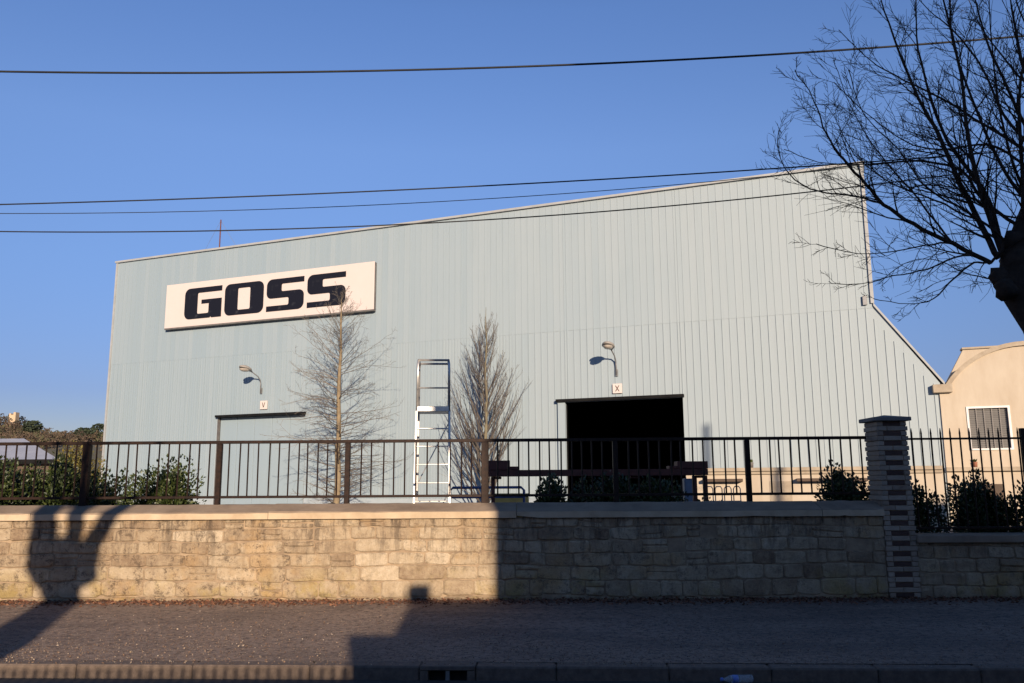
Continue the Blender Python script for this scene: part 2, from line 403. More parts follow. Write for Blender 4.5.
# castle ruin on the hill
cp = at(13.5, 424, HD-4); cs = HD/F
cast = thing('castle_ruin', 'small pale stone tower ruin on top of the distant hill', 'castle ruin', (cp.x, cp.y, cp.z-4))
g = MB(); g.box((-2,-2,0), (2.0,2,9.6)); g.box((-2,-2,9.6), (-.9,2,10.5)); g.box((.6,-2,9.6), (2.0,2,11.2)); g.build('tower', M['castle'], cast)
g = MB(); g.box((-5,-1.8,0), (-2.004,1.8,4.0)); g.box((-4.6,-1.8,4.0), (-3.6,1.8,5)); g.build('wall', M['castle'], cast)
def pine(px, py, h, w, label):
    p = at(px, py, HD-40); r = thing('pine_tree', label, 'tree', (p.x, p.y, p.z-h), 0, 'dark evergreens on the far hill')
    g = MB(); g.tube([(0,0,-2), (0,0,h*.5), (.4,0,h*.92)], [.6,.45,.15], 6); g.build('trunk', M['bark'], r)
    g = MB()
    for k in range(420):
        zz = h*random.uniform(.35, 1); th = random.uniform(0, 6.28); rr = w*math.sqrt(random.random())*math.sqrt(max(.05, 1-((zz/h-.62)/.42)**2))
        pp = Vector((rr*math.cos(th), rr*math.sin(th), zz)); d1 = Vector((random.uniform(-1,1), random.uniform(-1,1), random.uniform(-.3,.5))).normalized()*.8; d2 = d1.orthogonal().normalized()*.6
        g.add([pp-d1, pp+d2, pp+d1, pp-d2], [(0,1,2,3)], 0, random.random())
    g.build('crown', M['pine'], r, tint=True)
pine(33, 421, 9, 5.5, 'dark flat topped evergreen on the hill beside the tower ruin')
pine(99, 424, 12, 5, 'dark evergreen on the hill touching the warehouse left edge')
pine(84, 428, 9, 5, 'lower dark evergreen on the hill, a little left of the warehouse edge')

# ================================================================== WAREHOUSE
sL = FF.pix(118, 263)[0]; ROOF = (FF.pix(118, 263)[1] + FF.pix(862, 165)[1]) / 2
s1 = FF.pix(862, 165)[0]; s1 = (s1 + FF.pix(873, 305)[0]) / 2; Z1 = FF.pix(873, 306)[1]
s2, Z2 = FF.pix(940, 383)
print('facade', sL, s1, s2, 'roof', FF.pix(118,263)[1], FF.pix(862,165)[1], 'Z1', Z1, 'Z2', Z2)
xd0, xd1, xdz = FF.pix(566, 402)[0], FF.pix(685, 440)[0], (FF.pix(569, 403)[1] + FF.pix(684, 397)[1])/2
vd0, vd1, vdz = FF.pix(218, 418)[0], FF.pix(306, 414)[0], (FF.pix(218, 418)[1] + FF.pix(306, 414)[1])/2
print('doors', xd0, xd1, xdz, vd0, vd1, vdz)
JOINT = (FF.pix(150, 360)[1] + FF.pix(865, 309)[1])/2
wh = thing('warehouse', 'huge windowless warehouse clad in pale blue ribbed metal panels', 'warehouse', FF.o, FF.a)
def topz(t):
    if t <= s1: return ROOF
    return Z1 + (Z2 - Z1) * (t - s1)/(s2 - s1)
g = MB()
PL = .80
cuts = sorted(set([sL, s1, s2, xd0, xd1, vd0, vd1])); edges = []
t = sL
while t < s2 - .01: edges.append(t); t += .295
edges = [e for e in edges if all(abs(e-c) > .06 for c in cuts)] + cuts; edges.sort()
for a, b_ in zip(edges, edges[1:]):
    mid = (a+b_)/2; lo = PL
    if xd0 <= mid <= xd1: lo = xdz
    if vd0 <= mid <= vd1: lo = vdz
    za, zb = (ROOF, ROOF) if mid < s1 else (topz(a+1e-6), topz(b_))
    c = random.random()
    dz = random.uniform(-.003, .003)
    JN = JOINT if mid < s1 else 99.
    ju = min(JN, min(za, zb))
    if lo < ju: g.add([(a, dz, lo), (b_, dz, lo), (b_, dz, ju), (a, dz, ju)], [(0,1,2,3)], 0, c)
    if max(za, zb) > JN + .02:
        za2, zb2 = max(za, JOINT), max(zb, JOINT); c = random.random()
        g.add([(a, dz-.012, JOINT-.04), (b_, dz-.012, JOINT-.04), (b_, dz-.012, zb2), (a, dz-.012, za2)], [(0,1,2,3)], 0, c)
        g.add([(a, dz-.012, JOINT-.04), (b_, dz-.012, JOINT-.04), (b_, dz, JOINT-.04), (a, dz, JOINT-.04)], [(0,1,2,3)], 0, c)
    elif max(za, zb) > ju + 1e-4:
        g.add([(a, dz, ju), (b_, dz, ju), (b_, dz, zb), (a, dz, za)], [(0,1,2,3)], 0, c)
    # seam and shallow mid swage
    g.box((a-.013, -.026, lo+.01), (a+.013, .0, min(za, zb)-.01 if mid > s1 else za), 0, .35)
    if b_-a > .2 and mid < -4.5: g.box((mid-.03, -.014, lo+.02), (mid+.03, .001, min(za, zb)-.03), 0, c)
g.build('cladding', M['facade'], wh, tint=True)
g = MB()   # plinth under the cladding
for a, b_ in ((sL, vd0), (vd1, xd0), (xd1, s2)): g.box((a, .005, -.05), (b_, .25, PL))
g.build('plinth', M['plinth'], wh)
DEP = 46
g = MB()
g.box((sL, .02, 0), (sL+.15, DEP, ROOF-.02)); g.box((sL+.15, DEP-.2, 0), (s1, DEP, ROOF-.02)); g.box((s1-.15, .02, Z1-.3), (s1, DEP-.2, ROOF-.02))
g.box((s2-.15, .02, 0), (s2, DEP, Z2-.05)); g.box((s1, DEP-.2, 0), (s2-.15, DEP, Z2-.1))
g.build('side_wall', M['plinth'], wh)
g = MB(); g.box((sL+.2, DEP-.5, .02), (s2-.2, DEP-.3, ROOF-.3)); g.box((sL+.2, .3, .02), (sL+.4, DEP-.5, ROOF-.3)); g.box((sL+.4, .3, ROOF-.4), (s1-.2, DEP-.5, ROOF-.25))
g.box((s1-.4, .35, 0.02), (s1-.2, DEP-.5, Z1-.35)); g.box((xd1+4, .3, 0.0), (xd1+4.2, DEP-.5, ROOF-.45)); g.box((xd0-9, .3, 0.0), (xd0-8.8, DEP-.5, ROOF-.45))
g.build('interior_shade_lining', M['inside'], wh)  # near-black lining added so the open doorway stays dark
g = MB(); g.box((sL-.1, -.12, ROOF), (s1+.1, DEP+.1, ROOF+.10))
g.add([(s1, -.08, Z1), (s2+.15, -.08, Z2-.1), (s2+.15, DEP, Z2-.1), (s1, DEP, Z1), (s1, -.08, Z1+.12), (s2+.15, -.08, Z2+.02), (s2+.15, DEP, Z2+.02), (s1, DEP, Z1+.12)],
      [(3,2,1,0),(4,5,6,7),(0,1,5,4),(1,2,6,5),(2,3,7,6),(3,0,4,7)])
g.build('roof', M['trim'], wh)
g = MB(); g.box((s1-.08, -.09, Z1+.1), (s1+.04, .02, ROOF-.005)); g.build('corner_trim', M['trim'], wh)
g = MB(); g.box((sL-.05, -.07, .0), (sL+.06, .02, ROOF-.005)); g.build('corner_trim', M['trim'], wh)
# door X: open and dark, with its sliding door half pushed to the left under the track
xc0 = FF.pix(557.5, 404)[0]
g = MB(); g.box((xc0, -.26, xdz+.01), (xd1+.05, -.056, xdz+.13)); g.build('door_track', M['black'], wh)
g = MB(); g.box((xc0+.06, -.16, .1), (xd0, -.06, xdz)); g.build('sliding_door', M['facade'], wh)
g = MB(); g.box((xd1-.0, .006, .0), (xd1+.06, .22, xdz)); g.build('door_jamb', M['black'], wh); g = MB(); g.box((xd0-.05, .0, 0), (xd0, .22, xdz)); g.build('door_jamb', M['black'], wh)
# door V: closed and set back
g = MB()
nd = 5
for i in range(nd):
    a = vd0 + (vd1-vd0)*i/nd; b_ = vd0 + (vd1-vd0)*(i+1)/nd
    g.bbox((a+.01, .20, .05), (b_-.01, .26, vdz), .008)
g.box((vd0, .255, 0), (vd1, .28, vdz)); g.build('closed_door', M['facade'], wh)
g = MB(); g.box((vd0-.015, -.01, 0), (vd0, .2, vdz)); g.build('door_jamb', M['frame'], wh); g = MB(); g.box((vd1, -.01, 0), (vd1+.015, .2, vdz)); g.build('door_jamb', M['frame'], wh)
g = MB(); g.box((vd0, -.24, vdz+.0), (vd1+.05, -.055, vdz+.11)); g.build('door_track', M['black'], wh)
# small bracket at the eaves joint on the right
g = MB(); g.box((s1-.35, -.12, Z1+.05), (s1-.2, -.055, Z1+.4)); g.build('bracket', M['galv'], wh)

# ---- big sign
SO = -.30
bl, bt = FF.pix(167, 285, SO); br, bt2 = FF.pix(374.5, 261.5, SO)
b0, b1 = FF.pix(166, 329, SO)[1], FF.pix(373, 308.5, SO)[1]
SW, SH = br-bl, ((bt-b0)+(bt2-b1))/2; SZ = (b0+b1)/2
print('sign', SW, SH, SZ)
sp = FF.w((bl+br)/2, SO, SZ)
sg = thing('sign_board', 'long cream sign board with heavy black block letters high on the facade', 'sign', sp, FF.a)
g = MB(); g.bbox((-SW/2, 0, 0), (SW/2, .05, SH), .008)
g.build('panel', M['white'], sg)
g = MB(); g.box((-SW/2+.02, .051, .02), (SW/2-.02, -SO-.056, SH-.02)); g.box((-SW/2, .004, -.07), (SW/2, .2, -.003)); g.build('frame', M['frame'], sg)
def arc(cx, cz, r, a0, a1, n=6): return [(cx+r*math.cos(R(a0+(a1-a0)*i/n)), cz+r*math.sin(R(a0+(a1-a0)*i/n))) for i in range(n+1)]
def rr(x0, z0, x1, z1, r):   # rounded rect, r = (bl, br, tr, tl)
    P = []
    P += arc(x0+r[0], z0+r[0], r[0], 180, 270) if r[0] else [(x0, z0)]
    P += arc(x1-r[1], z0+r[1], r[1], 270, 360) if r[1] else [(x1, z0)]
    P += arc(x1-r[2], z1-r[2], r[2], 0, 90) if r[2] else [(x1, z1)]
    P += arc(x0+r[3], z1-r[3], r[3], 90, 180) if r[3] else [(x0, z1)]
    return P
def poly_obj(name, loops, depth, mat, parent, loc=(0,0,0)):
    cu = bpy.data.curves.new(name, 'CURVE'); cu.dimensions = '2D'; cu.fill_mode = 'BOTH'; cu.extrude = depth/2
    for L in loops:
        s = cu.splines.new('POLY'); s.points.add(len(L)-1); s.use_cyclic_u = True
        for p, q_ in zip(s.points, L): p.co = (q_[0], q_[1], 0, 1)
    tmp = bpy.data.objects.new('tmp', cu); col.objects.link(tmp)
    me = bpy.data.meshes.new_from_object(tmp.evaluated_get(bpy.context.evaluated_depsgraph_get()))
    bpy.data.objects.remove(tmp); bpy.data.curves.remove(cu)
    me.transform(Matrix.Rotation(R(90), 4, 'X')); me.name = name
    me.materials.clear(); me.materials.append(mat)
    o = bpy.data.objects.new(name, me); col.objects.link(o); o.parent = parent; o.location = loc
    return o
def letter(ch, w, h):
    r = .17*h
    X = lambda x: x*w
    Z = lambda z: z*h
    if ch == 'O': return [rr(0, 0, w, h, (r*1.2,)*4), rr(X(.34), Z(.155), X(.66), Z(.845), (.05*h,)*4)]
    if ch == 'S':
        q = .05*h
        P = [(0, 0)] + arc(w-r*1.2, r*1.2, r*1.2, 270, 360)
        P += arc(w-r, Z(.60)-r, r, 0, 90)
        P += arc(X(.40)+q, Z(.60)+q, q, 270, 180) + arc(X(.40)+q, Z(.835)-q, q, 180, 90)
        P += [(w, Z(.835)), (w, h)] + arc(r*1.2, h-r*1.2, r*1.2, 90, 180)
        P += arc(r, Z(.40)+r, r, 180, 270)
        P += arc(X(.60)-q, Z(.40)-q, q, 90, 0) + arc(X(.60)-q, Z(.165)+q, q, 0, -90)
        P += [(0, Z(.165))]
        return [P]
    if ch == 'G':
        q = .05*h
        P = arc(r*1.2, r*1.2, r*1.2, 180, 270) + [(X(.70), 0), (X(.72), Z(.05)), (X(.74), 0), (w, 0), (w, Z(.60)), (X(.46), Z(.60)), (X(.46), Z(.47)), (X(.66), Z(.47))]
        P += [(X(.66), Z(.155)+q)] + arc(X(.66)-q, Z(.155)+q, q, 0, -90) + arc(X(.35)+q, Z(.155)+q, q, 270, 180)
        P += arc(X(.35)+q, Z(.835)-q, q, 180, 90) + [(w, Z(.835)), (w, h)] + arc(r*1.2, h-r*1.2, r*1.2, 90, 180)
        return [P]
for ch, pxa, pxb in (('G', 185.3, 221.8), ('O', 225, 263.5), ('S', 266.7, 303.7), ('S', 307.2, 345.4)):
    a = FF.pix(pxa, 300, SO)[0] - (bl+br)/2; b_ = FF.pix(pxb, 300, SO)[0] - (bl+br)/2
    poly_obj('letter', letter(ch, b_-a, SH*.70), .03, M['letter'], sg, (a, -.012, SH*.155))
# ---- small plates over the doors
def plate(px, py, ch, label):
    t_, z_ = FF.pix(px, py, -.06); w = .40 if ch == 'X' else .42; p = FF.w(t_, -.10, z_)
    r = thing('door_plate', label, 'sign', p, FF.a, 'letter plates over the doors')
    g = MB(); g.bbox((-w/2, 0, -w/2), (w/2, .045, w/2), .005); g.build('panel', M['white'], r)
    th = .035; h = .24; ww_ = .15
    if ch == 'X':
        L1 = [(-ww_/2-th/2, -h/2), (-ww_/2+th/2, -h/2), (0, -th*.9), (ww_/2-th/2, -h/2), (ww_/2+th/2, -h/2), (th*.6, 0), (ww_/2+th/2, h/2), (ww_/2-th/2, h/2), (0, th*.9), (-ww_/2+th/2, h/2), (-ww_/2-th/2, h/2), (-th*.6, 0)]
    else:
        L1 = [(-th/2, -h/2), (th/2, -h/2), (ww_/2+th/2, h/2), (ww_/2-th/2, h/2), (0, -h/2+th*1.3), (-ww_/2+th/2, h/2), (-ww_/2-th/2, h/2)]
    poly_obj('letter', [L1], .01, M['ltext'], r, (0, -.004, 0))
plate(617.5, 388.5, 'X', 'small cream plate with letter X above the open dark doorway')
plate(264, 405, 'V', 'small cream plate with letter V above the closed door')
# ---- wall lamps
def wall_lamp(px, py, label):
    t_, z_ = FF.pix(px, py); p = FF.w(t_, -.055, z_)
    r = thing('wall_lamp', label, 'lamp', p, FF.a, 'lamps on the warehouse facade')
    g = MB(); g.box((-.06, -.03, -.14), (.06, 0, .14)); g.build('bracket', M['galv'], r)
    g = MB(); g.tube([(0, -.05, -.1), (0, -.07, .35), (0, -.12, .52), (0, -.3, .68), (0, -.95, .92)], .028, 8); g.build('arm', M['galv'], r, True)
    # cobra head: flattened ellipsoid housing with a bowl beneath
    hd = MB(); nb = 12; ring = []
    for k in range(9):
        f = k/8; y = -.80 - .85*f; w = 1.35*[.05, .09, .15, .18, .19, .185, .16, .11, .03][k]; hgt = w*.6; zc = .86 + .17*f
        for j in range(nb):
            an = 2*math.pi*j/nb; ring.append((w*math.cos(an), y, zc + hgt*math.sin(an)*(1 if math.sin(an) > 0 else .35)))
    fs = [[i*nb+j, i*nb+(j+1) % nb, (i+1)*nb+(j+1) % nb, (i+1)*nb+j] for i in range(8) for j in range(nb)] + [list(range(nb)), [8*nb+j for j in range(nb)]]
    hd.add(ring, fs); h = hd.build('lamp_head', M['lamp'], r, True)
    bw = MB(); ring = []
    for k in range(6):
        rr_ = [1, .97, .85, .62, .3, .02][k]; dz = [0, -.05, -.09, -.12, -.135, -.14][k]
        for j in range(nb): an = 2*math.pi*j/nb; ring.append((.19*rr_*math.cos(an), -1.3+.32*rr_*math.sin(an), .94+dz))
    bw.add(ring, [[i*nb+j, i*nb+(j+1) % nb, (i+1)*nb+(j+1) % nb, (i+1)*nb+j] for i in range(5) for j in range(nb)])
    bw.build('bowl', M['lampg'], h, True)
wall_lamp(617, 373, 'grey wall lamp on a curved arm above the open dark doorway')
wall_lamp(262, 391, 'grey wall lamp on a curved arm below the big sign board')
# ---- antenna mast
p = FF.pix(219.5, 247, 3); mp = FF.w(p[0], 3, ROOF+.1); top = FF.pix(219.5, 220, 3)[1] - ROOF - .1
am = thing('antenna_mast', 'thin dark mast with guy wires on the warehouse roof edge', 'mast', mp, FF.a)
g = MB(); g.tube([(0,0,0), (0,0,top)], .035, 6); g.build('pole', M['rust'], am)
g = MB(); g.tube([(0,0,top*.98), (-2.4,.6,0)], .008, 3); g.tube([(0,0,top*.98), (1.0,1.6,0)], .008, 3); g.build('guy_wire', M['galv'], am)

# ================================================================== CREAM BUILDINGS
CY0 = 27.2
cvL = at(700, 470, CY0); _o = FF.w(0, -4.4, 0); CFr = Frame((_o.x, _o.y), FF.a)
c0 = CFr.pix(686, 470)[0]; c1 = CFr.pix(943, 470)[0]; cz = CFr.pix(860, 466.5)[1]
lowb = thing('low_annex', 'low cream flat roofed annex in front of the warehouse, behind the railings', 'building', CFr.o, CFr.a)
g = MB(); g.box((c0, 0, -.02), (c1-.01, 4.2, cz-.12)); g.build('wall', M['cream'], lowb)
g = MB(); g.bbox((c0-.08, -.14, cz-.12), (c1-.01, 4.25, cz), .01); g.bbox((c0-.04, -.07, cz-.22), (c1-.012, -.003, cz-.123), .01); g.build('parapet', M['cream2'], lowb)
for a, b_ in ((704, 743), (797, 868)):
    A, B = CFr.pix(a, 480)[0], CFr.pix(b_, 480)[0]
    g = MB(); g.bbox((A, -.30, cz-.46), (B, -.003, cz-.36), .01); g.build('awning', M['awn'], lowb)
g = MB(); a, b_ = CFr.pix(770, 490)[0], CFr.pix(792, 490)[0]; g.box((a, -.015, 0.02), (b_, -.003, cz-.45)); g.build('door', M['cream2'], lowb)
# vaulted building on the right
_t = FF.pix(942, 420, -.06)[0]; _o = FF.w(_t, -.06, 0); VFr = Frame((_o.x, _o.y), FF.a)
v0 = 0.0; vEz = VFr.pix(945, 385)[1]; vTop = VFr.pix(1024, 346)[1] + .12; vC = VFr.pix(1030, 400)[0]; v1 = vC*2
vb = thing('vaulted_building', 'cream rendered building with a barrel vaulted gable and one barred window', 'building', VFr.o, VFr.a)
def archpts(r0=0.0, n=22):
    P = []
    hc = vC - .26; rise = vTop - vEz; Rr = (hc*hc + rise*rise)/(2*rise); cz_ = vTop - Rr; al = math.asin(min(1, hc/Rr))
    for i in range(n+1):
        a = -al + 2*al*i/n; P.append((vC + (Rr+r0)*math.sin(a), cz_ + (Rr+r0)*math.cos(a)))
    return P
g = MB(); P = archpts(); w0, w1 = VFr.pix(968, 430)[0], VFr.pix(1012, 430)[0]; wz0, wz1 = VFr.pix(990, 450)[1], VFr.pix(990, 406)[1]
# gable as strips, leaving the window open
xs = sorted(set([p[0] for p in P] + [w0, w1, 0.0, v1]))
def az(x):
    for (xa, za), (xb, zb) in zip(P, P[1:]):
        if xa-1e-9 <= x <= xb+1e-9: return za + (zb-za)*(x-xa)/max(1e-9, xb-xa)
    return vEz
for a, b_ in zip(xs, xs[1:]):
    m_ = (a+b_)/2
    segs = [(0, None)] if not (w0 < m_ < w1) else [(0, wz0), (wz1, None)]
    for lo, hi_ in segs:
        za, zb = (az(a), az(b_)) if hi_ is None else (hi_, hi_)
        g.add([(a,0,lo),(b_,0,lo),(b_,.25,lo),(a,.25,lo),(a,0,za),(b_,0,zb),(b_,.25,zb),(a,.25,za)],
              [(0,3,2,1),(4,5,6,7),(0,1,5,4),(1,2,6,5),(2,3,7,6),(3,0,4,7)])
g.box((0, .25, 0), (.25, 14, vEz)); g.box((v1-.25, .25, 0), (v1, 14, vEz)); g.box((.25, 13.8, 0), (v1-.25, 14, vEz))
g.build('wall', M['cream'], vb)
g = MB(); A = archpts(-.10); B = archpts(.05)   # raised arch rim and vault behind
for (a, b_, c_, d) in zip(A, A[1:], B, B[1:]):
    for y0, y1 in ((-.10, -.003),):
        g.add([(a[0],y0,a[1]),(b_[0],y0,b_[1]),(d[0],y0,d[1]),(c_[0],y0,c_[1]),(a[0],y1,a[1]),(b_[0],y1,b_[1]),(d[0],y1,d[1]),(c_[0],y1,c_[1])],
              [(0,1,2,3),(7,6,5,4),(3,2,6,7),(0,4,5,1)])
g.build('arch_rim', M['cream2'], vb)
g = MB(); A = archpts(-.02)
for a, b_ in zip(A, A[1:]): g.add([(a[0],.25,a[1]+.02),(b_[0],.25,b_[1]+.02),(b_[0],14,b_[1]+.02),(a[0],14,a[1]+.02)], [(0,1,2,3)])
g.build('roof', M['roofm'], vb)
g = MB(); g.bbox((-.22, -.18, vEz-.28), (.42, .3, vEz+.02), .02); g.build('corbel', M['cream2'], vb)
lz = VFr.pix(985, 467)[1]
g = MB(); g.bbox((-.02, -.16, lz-.14), (v1, -.003, lz), .012); g.build('ledge', M['cream2'], vb)
wn = MB(); fr = .07
wn.box((w0, -.03, wz0), (w0+fr, .12, wz1)); wn.box((w1-fr, -.03, wz0), (w1, .12, wz1)); wn.box((w0+fr, -.03, wz1-fr), (w1-fr, .12, wz1)); wn.box((w0+fr, -.05, wz0), (w1-fr, .12, wz0+.06))
wob = wn.build('window', M['winf'], vb)
g = MB(); g.box((w0+fr, .10, wz0+.06), (w1-fr, .115, wz1-fr)); g.build('pane', M['glass'], wob)
g = MB()
for i in range(1, 5):
    x = w0+fr + (w1-w0-2*fr)*i/5; g.box((x-.014, .05, wz0+.06), (x+.014, .098, wz1-fr))
for i in range(1, 22):
    z = wz0+.06 + (wz1-fr-wz0-.06)*i/22; g.box((w0+fr, .062, z-.006), (w1-fr, .075, z+.006))
g.build('grille', plain('grey_bars', (.22,.205,.19), (.17,.16,.15), 5, .7), wob)
dA, dB = VFr.pix(972, 490)[0], VFr.pix(1004, 490)[0]; dz_ = VFr.pix(985, 484)[1]
g = MB(); g.box((dA, -.02, 0.01), (dB, -.003, dz_)); g.build('door', M['awn'], vb)
# taller plain block behind the vault
pb = VFr.w(0, 3.2, 0); bA = VFr.pix(946, 383, 3.2)[0]; bB = VFr.pix(963, 350, 3.2); bC = VFr.pix(1005, 347, 3.2)
rb = thing('rear_gable', 'plain cream parapet with a slanting left edge rising behind the vaulted building', 'building', pb, VFr.a)
zt = (bB[1]+bC[1])/2
g = MB(); xs_ = [(bA, 0), (bA, VFr.pix(946,383,3.2)[1]), (bB[0], zt), (v1-1, zt), (v1-1, 0)]
n = len(xs_); g.add([(x, 0, z) for x, z in xs_] + [(x, .4, z) for x, z in xs_], [list(range(n))[::-1], list(range(n, 2*n))] + [[i, (i+1) % n, n+(i+1) % n, n+i] for i in range(n)])
g.build('wall', M['cream'], rb)
g = MB(); g.bbox((bB[0]-.05, -.08, zt), (v1-1, .48, zt+.08), .01); g.build('capping', M['cream2'], rb)
def pot(px, py, Y, kz, pz, mat, label, name='flower_pot'):
    p = Y.w(Y.pix(px, py, kz)[0], kz, pz); r = thing(name, label, 'plant pot', p)
    g = MB(); g.lathe([(.06,0),(.07,.14),(.075,.15),(.075,.18),(.06,.18),(.055,.15)], 14); g.build('pot', mat, r, True)
    g = MB()
    for k in range(60):
        a = random.uniform(0, 6.28); rr_ = random.uniform(0, .06); b0_ = Vector((rr_*math.cos(a)*.6, rr_*math.sin(a)*.6, .17)); d = Vector((math.cos(a)*.5, math.sin(a)*.5, 1))*random.uniform(.05, .13)
        s = Vector((-math.sin(a), math.cos(a), 0))*.02; g.add([b0_, b0_+d*.5+s, b0_+d, b0_+d*.5-s], [(0,1,2,3)], 0, random.random())
    g.build('plant', M['leaf'], r, tint=True)
pot(751.5, 467.2, CFr, .2, cz, M['frame'], 'small dark pot standing on the low annex roof')
pot(975.5, 466.5, VFr, -.085, lz, M['pot'], 'small terracotta pot on the ledge under the barred window')
# grey roofed shed at the far left
sY = 31.0; shp = at(0, 459, sY)
sh = thing('shed', 'low shed with pale grey roof at the left edge behind the bushes', 'shed', (shp.x-3.5, sY, 0))
ez = at(30, 459.5, sY).z; rz_ = at(20, 438.5, sY+3).z; xr = at(59, 459, sY).x - sh.location.x; xt = at(24, 438.5, sY+3).x - sh.location.x
g = MB(); slab(g, [(-5,.3),(xr-.35,.3),(xr-3.5,6),(-5,6)], ez-.1, -.02); g.build('wall', M['awn'], sh)
g = MB(); g.add([(-6,0,ez), (xr,0,ez), (xr-3.2,6.4,ez), (-6,6.4,ez), (-5,3,rz_), (xt,3,rz_)], [(0,1,5,4), (1,2,5), (2,3,4,5), (3,0,4), (0,3,2,1)]); g.build('roof', M['slate'], sh)
g = MB(); g.box((-6, -.04, ez-.16), (xr+.02, 0.0, ez+.005)); g.build('fascia', M['black'], sh)

# ================================================================== STREET WALL
PX0, PX1 = -260, 884
tA, tB = WF.pix(PX0, 560)[0] - 8, WF.pix(883, 512)[0]
CT = (WF.pix(100, 503.5, .3)[1] + WF.pix(800, 502.5, .3)[1])/2; CM1 = WF.pix(440, 511, -.05)[1]; CB = WF.pix(440, 518.3, -.05)[1]
print('wall', tA, tB, 'coping', CT, CM1, CB)
sw = thing('stone_wall', 'long street wall of weathered tan limestone blocks under sloped coping', 'wall', WF.o, WF.a)
WSH = WF.pix(500, 560)[0]
def wv(x, z): return 0 if z > 1.05 or z < .03 else .014*math.sin(x*1.3+z*3)+.008*math.sin(x*4.3+z*7)
def masonry(g, t0, t1, top, hs, wmin=.24, wmax=.62, holes=0.012, pale=None):
    z = -.03
    for hi_ in hs:
        z1 = min(z + hi_, top); t = t0 - random.uniform(0, .3)
        while t < t1:
            shade_ = t > WSH
            w = (random.uniform(wmin, wmax) if not shade_ else random.uniform(.18, .42)) * (1.25 if random.random() < .18 else 1)
            a, b_ = max(t, t0), min(t+w, t1)
            if b_ - a > .05:
                c = random.gauss(.54, .10)
                if pale and pale[0] < (a+b_)/2 < pale[1] and .15 < z < .8: c += .22
                if random.random() < .05: c -= .3
                j = lambda s: random.uniform(-s, s)
                gp = .005; d = random.uniform(-.006, .010); ch = random.uniform(.010, .020)
                if random.random() < (holes*2.5 if shade_ else holes): d = .035; c = .0
                spans = [(z, z1)]
                if random.random() < .16 and b_-a < .5 and z1-z > .12: zm = z + (z1-z)*random.uniform(.4, .6); spans = [(z, zm), (zm, z1)]
                for za_, zb_ in spans:
                    c2 = max(0, min(1, c + random.gauss(0, .05)))
                    q0 = [(a+gp+j(.009), za_+gp+j(.009)), (b_-gp+j(.009), za_+gp+j(.009)), (b_-gp+j(.009), zb_-gp+j(.009)), (a+gp+j(.009), zb_-gp+j(.009))]
                    cx_, cz_ = (a+b_)/2, (za_+zb_)/2
                    # eight-sided worn outline
                    oc = []
                    for n_ in range(4):
                        (xa, z_a), (xb, z_b) = q0[n_], q0[(n_+1) % 4]; f1 = random.uniform(.06, .16); f2 = random.uniform(.06, .16)
                        oc += [(xa+(xb-xa)*f1, z_a+(z_b-z_a)*f1), (xb+(xa-xb)*f2, z_b+(z_a-z_b)*f2)]
                    oc = [(x, zz + wv(x, zz)) for x, zz in oc]
                    o_ = [(x, .04, zz) for x, zz in oc]; o1 = [(x, d+.012, zz) for x, zz in oc]
                    i1 = [(x+(ch if x < cx_ else -ch)*random.uniform(.5,1.4), d+j(.004), zz+(ch if zz < cz_ else -ch)*random.uniform(.4,1.2)) for x, zz in oc]
                    fs = [(k, (k+1) % 8, 8+(k+1) % 8, 8+k) for k in range(8)] + [(8+k, 8+(k+1) % 8, 16+(k+1) % 8, 16+k) for k in range(8)] + [tuple(range(16, 24))]
                    g.add(o_+o1+i1, fs, 0, c2)
            t += w
        z = z1
        if z >= top-.001: break
def ys(py): return WF.pix(440, py)[1]
lv = [ys(y) for y in (597, 580.5, 566, 553, 540, 527.5, 518.3)]
hs = [lv[0]+.03] + [b_-a for a, b_ in zip(lv, lv[1:])] + [.1]
g = MB(); masonry(g, tA, tB, CB+.01, hs, pale=(WF.pix(365,560)[0], WF.pix(486,560)[0])); g.build('masonry', M['stone'], sw, tint=True)
g = MB(); g.box((tA, .022, -.1), (tB, .40, CB-.002)); g.build('mortar_core', M['mortar'], sw)
g = MB(); t = tA
while t < tB - .01:
    L = min(random.uniform(2.2, 4.2), tB-t)
    if tB - t - L < .5: L = tB - t
    a, b_ = t+.003, t+L-.003; e = random.uniform(-.004, .004)
    sec = [(-.05, CB), (.42, CB), (.42, CT-.012), (.36, CT+e), (.27, CT+e), (-.035, CM1+e), (-.05, CM1-.015+e)]
    n = len(sec); nsub = 14; V = []
    for k in range(nsub+1):
        x = a + (b_-a)*k/nsub
        for y, z in sec: V.append((x, y + random.uniform(-.003, .003), z + (random.uniform(-.006, .006) if z > CB else (random.uniform(0, .035) if y < 0 and random.random() < .10 else 0))))
    fs = [[k*n+i, (k+1)*n+i, (k+1)*n+(i+1) % n, k*n+(i+1) % n] for k in range(nsub) for i in range(n)] + [list(range(n)), [nsub*n+i for i in range(n)][::-1]]
    g.add(V, fs, 0)
    for fi in range(len(fs)-2):
        if fi % n == n-1: g.m[len(g.m)-len(fs)+fi] = 1
    t += L
g.build('coping', [M['cope'], M['copef']], sw)
# lower wall to the right of the pillar
tC = WF.pix(918, 560)[0]; RT = WF.pix(970, 535, -.05)[1]; RB = WF.pix(970, 543, -.05)[1]
rw = thing('low_wall', 'lower stone wall with thin coping to the right of the pillar', 'wall', WF.w(tC, 0, 0), WF.a)
g = MB(); lv2 = [-.03]; 
masonry(g, 0, 16, RB+.005, [.20, .17, .18, .17, .18, .2], .2, .42); g.build('masonry', M['stone'], rw, tint=True)
g = MB(); g.box((0, .022, -.1), (16, .4, RB-.002)); g.build('mortar_core', M['mortar'], rw)
g = MB(); g.bbox((0, -.05, RB), (16, .42, RT), .012); g.build('coping', M['cope'], rw)
